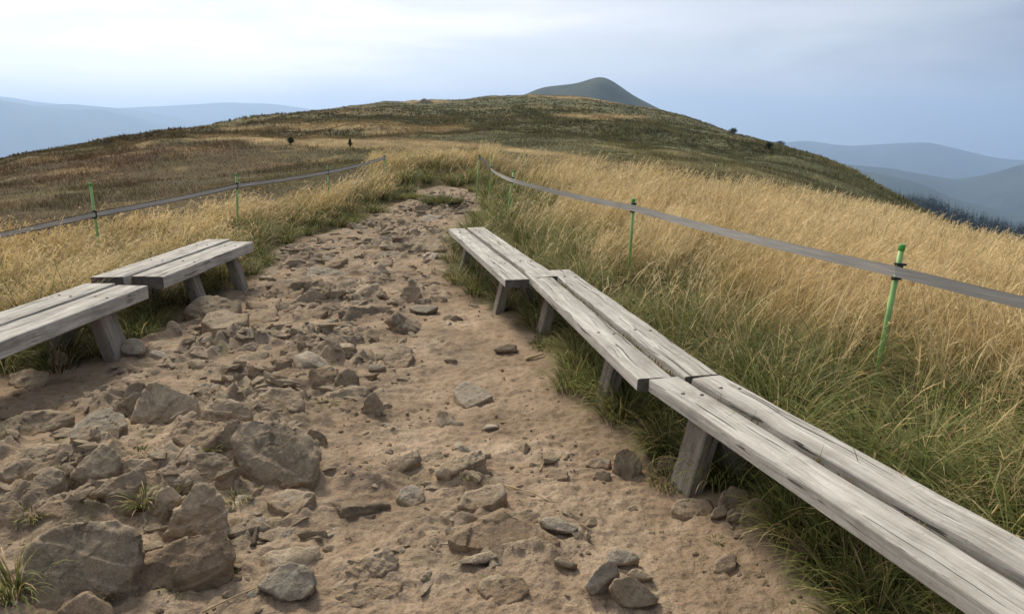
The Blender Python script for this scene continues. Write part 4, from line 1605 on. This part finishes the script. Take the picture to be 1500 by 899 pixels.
# right foreground
hero("broad tan slab with a raised point in the central foreground", [(656, 790), (668, 782), (690, 772), (716, 760), (737, 748), (750, 756), (770, 774), (800, 784), (821, 793), (808, 802), (744, 801), (700, 802), (672, 798)], 0.42, M_ROCK_BROWN, rough=0.035, **SL)
hero("mottled oval stone resting on the right of the broad tan slab", [(790, 762), (800, 756), (817, 757), (835, 768), (848, 780), (838, 788), (820, 784), (800, 774)], 0.6, M_ROCK_PALE, seed=39, **LS)
hero("grey rounded stone just behind the broad tan slab", [(751, 756), (762, 747), (776, 746), (790, 750), (792, 762), (776, 768), (760, 766)], 0.55, M_ROCK, **R_)
hero("elongated tan stone lying in front of the broad tan slab", [(669, 828), (685, 818), (705, 810), (720, 807), (728, 815), (712, 824), (690, 832), (675, 833)], 0.55, M_ROCK, seed=41, **LS)
hero("loose rounded stone between the broad tan slab and the stone pile", [(811, 820), (818, 814), (830, 817), (846, 826), (844, 835), (832, 838), (818, 832)], 0.7, M_ROCK, seed=42, **LS)
hero("tall leaning stone at the left of the small stone pile", [(857, 866), (862, 848), (878, 828), (894, 819), (904, 826), (908, 838), (896, 850), (882, 866), (868, 878)], 0.75, M_ROCK_PALE, seed=43, group="pile of loose stones", **LS)
hero("pale block at the back of the small stone pile", [(887, 822), (890, 808), (905, 803), (930, 808), (938, 818), (932, 828), (908, 835), (893, 830)], 0.65, M_ROCK_PALE, seed=45, group="pile of loose stones", **LS)
hero("big grey lichen stained stone at the front of the small stone pile", [(893, 862), (900, 848), (924, 842), (945, 858), (964, 876), (960, 892), (936, 897), (912, 896)], 0.75, M_ROCK, seed=46, group="pile of loose stones", **LS)
hero("small rounded stone at the right of the small stone pile", [(919, 840), (926, 832), (938, 832), (954, 846), (958, 854), (944, 856), (930, 848)], 0.65, M_ROCK, seed=47, group="pile of loose stones", **LS)
hero("upright pointed stone left of the near bench leg", [(898, 680), (901, 664), (912, 657), (922, 656), (934, 666), (941, 678), (936, 694), (920, 697), (905, 690)], 0.8, M_ROCK, **R_)
hero("squat stone left of the upright pointed stone", [(868, 698), (872, 690), (884, 686), (894, 692), (894, 701), (880, 704)], 0.6, M_ROCK, **R_)
hero("flat stone plate sunk in the dirt right of centre foreground", [(799, 694), (806, 688), (822, 686), (832, 690), (832, 700), (814, 703)], 0.4, M_ROCK, **SL)
hero("dark edged flat rock above the sunk stone plate", [(857, 680), (866, 672), (882, 669), (896, 674), (892, 684), (870, 686)], 0.5, M_ROCK, **R_)
hero("long pale slab flush with the dirt at the bottom centre", [(492, 872), (496, 858), (517, 854), (545, 858), (588, 857), (584, 870), (560, 876), (520, 888), (504, 886)], 0.35, M_ROCK, **SL)
hero("cluster of thin tilted rock plates left of bottom centre", [(508, 836), (520, 822), (545, 810), (565, 804), (580, 818), (582, 830), (560, 840), (530, 846)], 0.5, M_ROCK, rough=0.10, **B)
hero("flat pale plate bedded beside the green patch at the bottom", [(700, 862), (708, 848), (726, 842), (748, 846), (752, 860), (735, 872), (712, 874)], 0.35, M_ROCK, **SL)
hero("brownish plate right of the green patch at the bottom", [(720, 880), (726, 852), (745, 842), (766, 846), (775, 862), (760, 878), (738, 886)], 0.4, M_ROCK_BROWN, **SL)
hero("sharp rock ridge striking across the path below centre", [(560, 690), (572, 676), (596, 664), (612, 658), (616, 668), (600, 680), (575, 694)], 0.5, M_ROCK, rough=0.09, **R_)
hero("curved rock ridge right of the sharp rock ridge", [(640, 690), (655, 676), (680, 664), (705, 660), (712, 670), (690, 680), (660, 694)], 0.5, M_ROCK, rough=0.09, **R_)
hero("tan rock shelf in the middle of the central stone cluster", [(670, 738), (682, 722), (710, 712), (735, 708), (742, 722), (724, 738), (690, 746)], 0.4, M_ROCK, **R_)
hero("pale rock at the left end of the central stone cluster", [(581, 730), (588, 716), (604, 709), (618, 716), (622, 732), (604, 742)], 0.5, M_ROCK_PALE, **R_)
# under the near right bench
hero("flat tan stone at the foot of the near bench leg", [(984, 745), (990, 734), (1012, 729), (1038, 732), (1046, 746), (1030, 758), (1000, 758)], 0.45, M_ROCK, **SL)
hero("brown block leaning in the grass right of the near bench leg", [(1050, 742), (1058, 722), (1070, 711), (1092, 716), (1098, 730), (1084, 740), (1064, 744)], 0.7, M_ROCK, **R_)
hero("small grey block in front of the leaning brown block", [(1040, 756), (1046, 744), (1060, 738), (1070, 746), (1066, 760), (1050, 764)], 0.7, M_ROCK, seed=61, **LS)
hero("smaller stone squeezed beside the small grey block", [(1064, 764), (1066, 748), (1076, 742), (1086, 752), (1086, 764), (1074, 770)], 0.7, M_ROCK, seed=62, **LS)
hero("tan boulder half hidden by drooping grass under the near bench", [(1084, 760), (1090, 740), (1106, 729), (1128, 738), (1134, 758), (1118, 772), (1096, 770)], 0.7, M_ROCK_BROWN, **B)
hero("round brown stone left of the near bench leg in the grass edge", [(963, 682), (968, 670), (981, 665), (992, 674), (990, 686), (976, 690)], 0.7, M_ROCK_BROWN, **R_)
hero("tall tan stone in the grass edge at the lower right", [(1152, 806), (1156, 790), (1170, 786), (1182, 798), (1187, 816), (1170, 826), (1158, 820)], 0.7, M_ROCK_BROWN, **R_)
hero("low tan stone on the dirt at the lower right", [(1044, 836), (1050, 820), (1066, 808), (1080, 814), (1078, 828), (1060, 840)], 0.5, M_ROCK, **R_)
hero("brown slab at the bottom edge under the drooping grass", [(1275, 900), (1285, 880), (1310, 868), (1332, 878), (1334, 905)], 0.5, M_ROCK_BROWN, **SL)
hero("rocky outcrop on the far skyline of the hill", [(612, 151), (615, 146), (621, 144.5), (629, 147), (638, 151)], 0.9, M_ROCK, seed=71, **B)


# ------------------------------------------------------------------ small bedded stones, grit, tufts, litter
def proto_stone(seed, flat, n=13, L=0.16):
    rs = random.Random(seed)
    bm = bmesh.new()
    for sx in (-1, 1):
        for sy in (-1, 1):
            for sz in (-1, 1):
                bm.verts.new((sx * rs.uniform(0.35, 1.0), sy * rs.uniform(0.3, 0.75), sz * flat * rs.uniform(0.5, 1.0)))
    for _ in range(n - 8):
        v = Vector((rs.gauss(0, 1), rs.gauss(0, 1), rs.gauss(0, 1))).normalized()
        bm.verts.new((v.x * 1.05, v.y * 0.75, v.z * flat))
    r = bmesh.ops.convex_hull(bm, input=bm.verts)
    bmesh.ops.delete(bm, geom=list({g for g in r["geom_interior"] + r["geom_unused"] if isinstance(g, bmesh.types.BMVert) and g.is_valid}), context="VERTS")
    refine(bm, L, 5)
    weather(bm, seed, 2.0, 0.075, 0.9)
    return bm_mesh(bm, "bedded_stone", True)


PROTO = [proto_stone(200 + k, (0.35, 0.5, 0.65, 0.45)[k % 4]) for k in range(12)]
for k, me in enumerate(PROTO):
    co = np.zeros(len(me.vertices) * 3, np.float32)
    me.vertices.foreach_get("co", co)
    at = me.attributes.new("Soil", "FLOAT", "POINT")
    at.data.foreach_set("value", sstep(0.30, -0.2, co.reshape(-1, 3)[:, 2]).astype(np.float32))
    me.materials.append((M_ROCK, M_ROCK, M_ROCK_PALE, M_ROCK, M_ROCK_BROWN, M_ROCK_DARK)[k % 6])
_taken = [(x, y, w * 0.42) for x, y, z, w in STONES.values()]


def bedded(n, zones, smin, smax, label, group, seed, sink=0.3):
    rs = random.Random(seed)
    k = tries = 0
    while k < n and tries < n * 60:
        tries += 1
        u0, v0, ru, rv = rs.choice(zones)
        u, v = u0 + rs.gauss(0, 0.5) * ru, v0 + rs.gauss(0, 0.5) * rv
        if not (-20 < u < 1520 and 270 < v < 905):
            continue
        x, y = flat_px(u, v)
        sd = float(path_sd(np.array([x]), np.array([y]))[0])
        s = smin + (smax - smin) * rs.random() ** 2.4
        if sd > -0.04 - s * 0.4 or any((x - a) ** 2 + (y - b) ** 2 < (c + s * 0.8) ** 2 for a, b, c in _taken):
            continue
        _taken.append((x, y, s * 0.8))
        o = link("bedded_stone", PROTO[rs.randrange(len(PROTO))])
        z = gz(x, y)
        o.location = (x, y, z - s * 0.42 * sink)
        o.scale = (s * rs.uniform(0.8, 1.25), s * rs.uniform(0.7, 1.1), s * rs.uniform(0.55, 0.9))
        o.rotation_euler = (rs.gauss(0.5, 0.25), rs.gauss(0.1, 0.22), rs.gauss(0.45, 0.45))
        tag(o, label, "stone", group)
        k += 1


bedded(98, [(500, 410, 190, 60), (600, 345, 130, 50), (430, 390, 90, 40), (560, 440, 110, 50)], 0.07, 0.30,
       "weathered angular stone packed among others in the far rocky stretch of path", "stones packed in the far rocky stretch", 1, 0.42)
bedded(70, [(380, 500, 160, 60), (300, 545, 130, 40), (460, 540, 90, 40), (350, 465, 90, 30)], 0.06, 0.24,
       "broken bedrock stone in the rough ground right of the left benches", "broken stones beside the left benches", 2, 0.42)
bedded(52, [(250, 660, 260, 60), (120, 720, 160, 60), (380, 760, 110, 60), (300, 830, 200, 60), (100, 680, 120, 40)], 0.03, 0.16,
       "small stone wedged among the big boulders of the left foreground", "small stones among the left boulders", 3, 0.5)
bedded(42, [(640, 700, 130, 45), (740, 780, 130, 45), (600, 820, 130, 60), (830, 690, 110, 25)], 0.018, 0.075,
       "small flat stone bedded in the central foreground dirt", "small stones in the central foreground", 4, 0.5)
bedded(26, [(640, 310, 60, 25), (570, 335, 60, 25), (480, 365, 60, 20)], 0.06, 0.2,
       "thin rock plate paving the far bend of the path", "rock plates at the far path bend", 5, 0.42)
bedded(10, [(1000, 790, 120, 60), (880, 760, 160, 80), (760, 600, 160, 60)], 0.008, 0.03,
       "loose pebble on the open dirt near the right benches", "pebbles on the open dirt", 6, -0.6)


def build_grit():
    bm = bmesh.new()
    bmesh.ops.create_icosphere(bm, subdivisions=1, radius=1.0)
    bv = np.array([v.co[:] for v in bm.verts])
    bf = np.array([[v.index for v in f.verts] for f in bm.faces])
    bm.free()
    n = 30000
    x, y, r = scatter_polar(n, 1.5, 18, 1.25, -42, 30)
    sd = path_sd(x, y)
    dens = 0.12 + 0.4 * rock_zone(x, y) + 0.4 * fbm(x * 1.2, y * 1.2, 121, 3)
    i = np.nonzero((sd < 0.1) & (rng.random(n) < dens))[0]
    x, y, r = x[i], y[i], r[i]
    n = len(x)
    z = ground_z(x, y)
    s = 0.0022 + 0.013 * rng.random(n) ** 5.0 + 0.0005 * r
    V = bv[None] * (1 + rng.uniform(-0.28, 0.28, (n, len(bv), 1)))
    V = V * (s[:, None] * np.column_stack([rng.uniform(0.8, 1.5, n), rng.uniform(0.7, 1.1, n), rng.uniform(0.4, 0.8, n)]))[:, None, :]
    a = rng.uniform(0, 6.28, n)
    ca, sa = np.cos(a)[:, None], np.sin(a)[:, None]
    X = V[:, :, 0] * ca - V[:, :, 1] * sa + x[:, None]
    Y = V[:, :, 0] * sa + V[:, :, 1] * ca + y[:, None]
    Z = V[:, :, 2] + (z + s * 0.2)[:, None]
    VV = np.stack([X, Y, Z], -1).reshape(-1, 3)
    T = (bf[None] + (np.arange(n) * len(bv))[:, None, None]).reshape(-1, 3)
    o = link("gravel", np_mesh("gravel", VV, None, T, None, False), M_GRIT)
    tag(o, kind="stuff")
    # dry stems and bits of straw lying about
    S = Sward()
    n = 2600
    x, y, r = scatter_polar(n, 1.5, 14, 1.2, -42, 30)
    sd = path_sd(x, y)
    i = np.nonzero((sd < 0.15) & (rng.random(n) < 0.25 + 0.7 * sstep(-0.5, 0.0, sd) + 0.35 * rock_zone(x, y)))[0]
    x, y, r = x[i], y[i], r[i]
    n = len(x)
    c = pickc(n, np.array([0.16, 0.12, 0.07]), np.array([0.42, 0.32, 0.19]))
    S.add(*blades(np.column_stack([x, y, ground_z(x, y) + 0.006]), rng.uniform(0, 6.28, n), 0.02 + 0.12 * rng.random(n) ** 2.5, rng.uniform(1.45, 1.6, n), rng.uniform(-0.1, 0.2, n), np.full(n, 0.0022) + 0.0002 * r, c, c, 3))
    o = link("straw_litter", S.mesh("straw_litter"), M_LEAF)
    tag(o, kind="stuff")


build_grit()


def build_rubble():
    """innumerable angular chips between the bedded stones"""
    hulls = []
    for k in range(10):
        rs = random.Random(900 + k)
        bm = bmesh.new()
        for _ in range(10):
            v = Vector((rs.gauss(0, 1), rs.gauss(0, 1), rs.gauss(0, 1))).normalized()
            bm.verts.new((v.x, v.y * 0.65, v.z * rs.uniform(0.4, 0.6)))
        g = bmesh.ops.convex_hull(bm, input=bm.verts)
        bmesh.ops.triangulate(bm, faces=bm.faces)
        bm.verts.index_update()
        hulls.append((np.array([v.co[:] for v in bm.verts]), np.array([[v.index for v in f.verts] for f in bm.faces])))
        bm.free()
    x, y, r = scatter_polar(60000, 1.8, 21, 1.15, -42, 25)
    sd = path_sd(x, y)
    rz = rock_zone(x, y)
    i = np.nonzero((sd < -0.03) & (rng.random(len(x)) < (0.55 + 0.5 * (r > 11)) * rz ** 1.5 * sstep(-0.4, 0.3, fbm(x * 1.9, y * 1.9, 44, 3))))[0]
    x, y, r = x[i], y[i], r[i]
    z = ground_z(x, y)
    Vs, Ts, n0 = [], [], 0
    for k in range(10):
        j = np.arange(k, len(x), 10)
        m = len(j)
        v, f = hulls[k]
        s = (0.010 + 0.06 * rng.random(m) ** 2.6) * np.clip(0.6 + r[j] / 9, 0.7, 1.6)
        V = v[None] * (s[:, None] * np.column_stack([rng.uniform(0.9, 1.6, m), rng.uniform(0.7, 1.1, m), rng.uniform(0.6, 1.1, m)]))[:, None, :]
        b = rng.normal(0.35, 0.35, m)
        cb, sb = np.cos(b)[:, None], np.sin(b)[:, None]
        Y0 = V[:, :, 1] * cb - V[:, :, 2] * sb
        Z0 = V[:, :, 1] * sb + V[:, :, 2] * cb
        a = rng.normal(0.5, 0.8, m)
        ca, sa = np.cos(a)[:, None], np.sin(a)[:, None]
        X = V[:, :, 0] * ca - Y0 * sa + x[j][:, None]
        Y = V[:, :, 0] * sa + Y0 * ca + y[j][:, None]
        Vs.append(np.stack([X, Y, Z0 + z[j][:, None]], -1).reshape(-1, 3))
        Ts.append((f[None] + (np.arange(m) * len(v))[:, None, None]).reshape(-1, 3) + n0)
        n0 += m * len(v)
    o = link("rubble", np_mesh("rubble", np.concatenate(Vs), None, np.concatenate(Ts), None, False), M_ROCK)
    tag(o, kind="stuff")


build_rubble()


def tuft(label, u, v, R, n, h, green, seed, mat_green=None):
    p = hit(u, v)
    S = Sward()
    r = math.hypot(p[0], p[1])
    tussock(S, p[0], p[1], p[2], R, n, h, green, r)
    o = link("grass_tuft", S.mesh("grass_tuft", p), M_LEAF)
    o.location = p
    tag(o, label, "grass tuft", "grass tufts growing among the stones")


for a in [("big dark grass tuft in the bottom left corner", 22, 868, 0.16, 170, 0.24, 1.0, 1),
          ("grass tuft growing out of the knobbly dark rock", 210, 738, 0.07, 110, 0.12, 0.9, 2),
          ("grass fringe on top between the two standing rocks of the left foreground", 258, 722, 0.08, 90, 0.09, 0.6, 3),
          ("low green cushion of grass left of the main cracked boulder", 205, 664, 0.11, 120, 0.06, 0.95, 4),
          ("small tuft in the notch left of the split slab of the cracked boulder", 311, 660, 0.04, 50, 0.08, 0.9, 5),
          ("short tuft at the foot of the main cracked boulder", 346, 735, 0.07, 70, 0.09, 0.9, 6),
          ("dark tuft at the lower right foot of the brown wedge boulder", 320, 838, 0.07, 70, 0.09, 1.0, 7),
          ("tuft between the dark corner boulder and the brown wedge boulder", 170, 866, 0.06, 60, 0.08, 0.9, 8),
          ("tuft under the brown wedge boulder near the bottom edge", 262, 866, 0.07, 80, 0.08, 0.9, 9),
          ("grass patch behind the flat brown slab at the left edge", 48, 752, 0.10, 110, 0.08, 0.7, 10),
          ("mossy grass mat behind the low wide boulder", 478, 592, 0.13, 130, 0.06, 0.8, 11),
          ("tiny tuft in the cleft right of the flat faced boulder", 300, 588, 0.07, 70, 0.07, 0.8, 12),
          ("green mat on the rock ledge right of the flat faced boulder", 352, 610, 0.12, 110, 0.05, 0.8, 13),
          ("mossy tuft at the fractured grey rock mid path", 580, 500, 0.10, 90, 0.06, 0.6, 14),
          ("tiny tuft at the right tip of the diamond shaped slab", 724, 584, 0.04, 40, 0.04, 1.0, 15),
          ("low green patch in the central stone cluster", 625, 706, 0.09, 110, 0.035, 1.0, 16),
          ("flat green patch on the curved rock ridge", 690, 694, 0.08, 90, 0.035, 0.9, 17),
          ("bright green mat between the bottom stone plates", 722, 838, 0.07, 110, 0.035, 1.0, 18),
          ("weedy tuft on the dirt in front of the near bench", 1052, 792, 0.07, 70, 0.05, 0.8, 19),
          ("thick tuft overhanging the dirt at the smooth rounded stone", 215, 492, 0.14, 110, 0.16, 0.8, 20),
          ("green turf island in the path bend below the dark bank", 648, 297, 0.95, 1500, 0.22, 1.0, 21),
          ("second green turf strip on the path bend left of the island", 606, 291, 0.7, 800, 0.20, 0.9, 22)]:
    tuft(*a)


def stick(label, u0, v0, u1, v1, rad, lift0, lift1, mat, name="dry_stalk", cat="dry stalk"):
    a, b = Vector(hit(u0, v0, lift0)), Vector(hit(u1, v1, lift1))
    bm = bmesh.new()
    rows = []
    ax = b - a
    q = ax.to_track_quat("Z", "Y").to_matrix()
    K = 10
    for i in range(K + 1):
        t = i / K
        c = ax * t + Vector((0, 0, 0.02 * ax.length * math.sin(t * 3.1))) + 0.03 * ax.length * Vector((mn.noise(Vector((t * 3, u0, 0))), mn.noise(Vector((t * 3, 5, v0))), 0))
        rr = rad * (1 - 0.4 * t) * (1 + 0.25 * mn.noise(Vector((t * 9, u0, v0))))
        rows.append([bm.verts.new(c + q @ Vector((rr * math.cos(k * 1.047), rr * math.sin(k * 1.047), 0))) for k in range(6)])
    for r0, r1 in zip(rows, rows[1:]):
        for k in range(6):
            bm.faces.new((r0[k], r0[(k + 1) % 6], r1[(k + 1) % 6], r1[k]))
    bm.faces.new(rows[0][::-1])
    bm.faces.new(rows[-1])
    o = link(name, bm_mesh(bm, name, True), mat)
    o.location = a
    tag(o, label, cat)


M_STALK = mat_simple("dry_stalk", (0.42, 0.32, 0.18), 0.85, 0.1, 0.25, 30)
stick("broken dark stick lying between the boulders and the smooth dirt", 370, 800, 377, 772, 0.012, 0.0, 0.02, M_BARK, "stick", "stick")
stick("long dry straw stalk lying left of the pale loose block", 296, 896, 376, 860, 0.0035, 0.012, 0.012, M_STALK)
stick("bent dry stalk on the dirt right of the cracked boulder", 256, 673, 285, 641, 0.004, 0.05, 0.12, M_STALK)
stick("dry stalk lying across the dirt near the sunk stone plate", 790, 690, 808, 655, 0.0035, 0.01, 0.01, M_STALK)
stick("thin stalk lying above the broad tan slab", 740, 710, 815, 736, 0.0035, 0.012, 0.012, M_STALK)
stick("pale root sticking out of the bank beside the middle bench", 770, 526, 796, 518, 0.012, 0.01, 0.02, M_STALK, "root", "root")
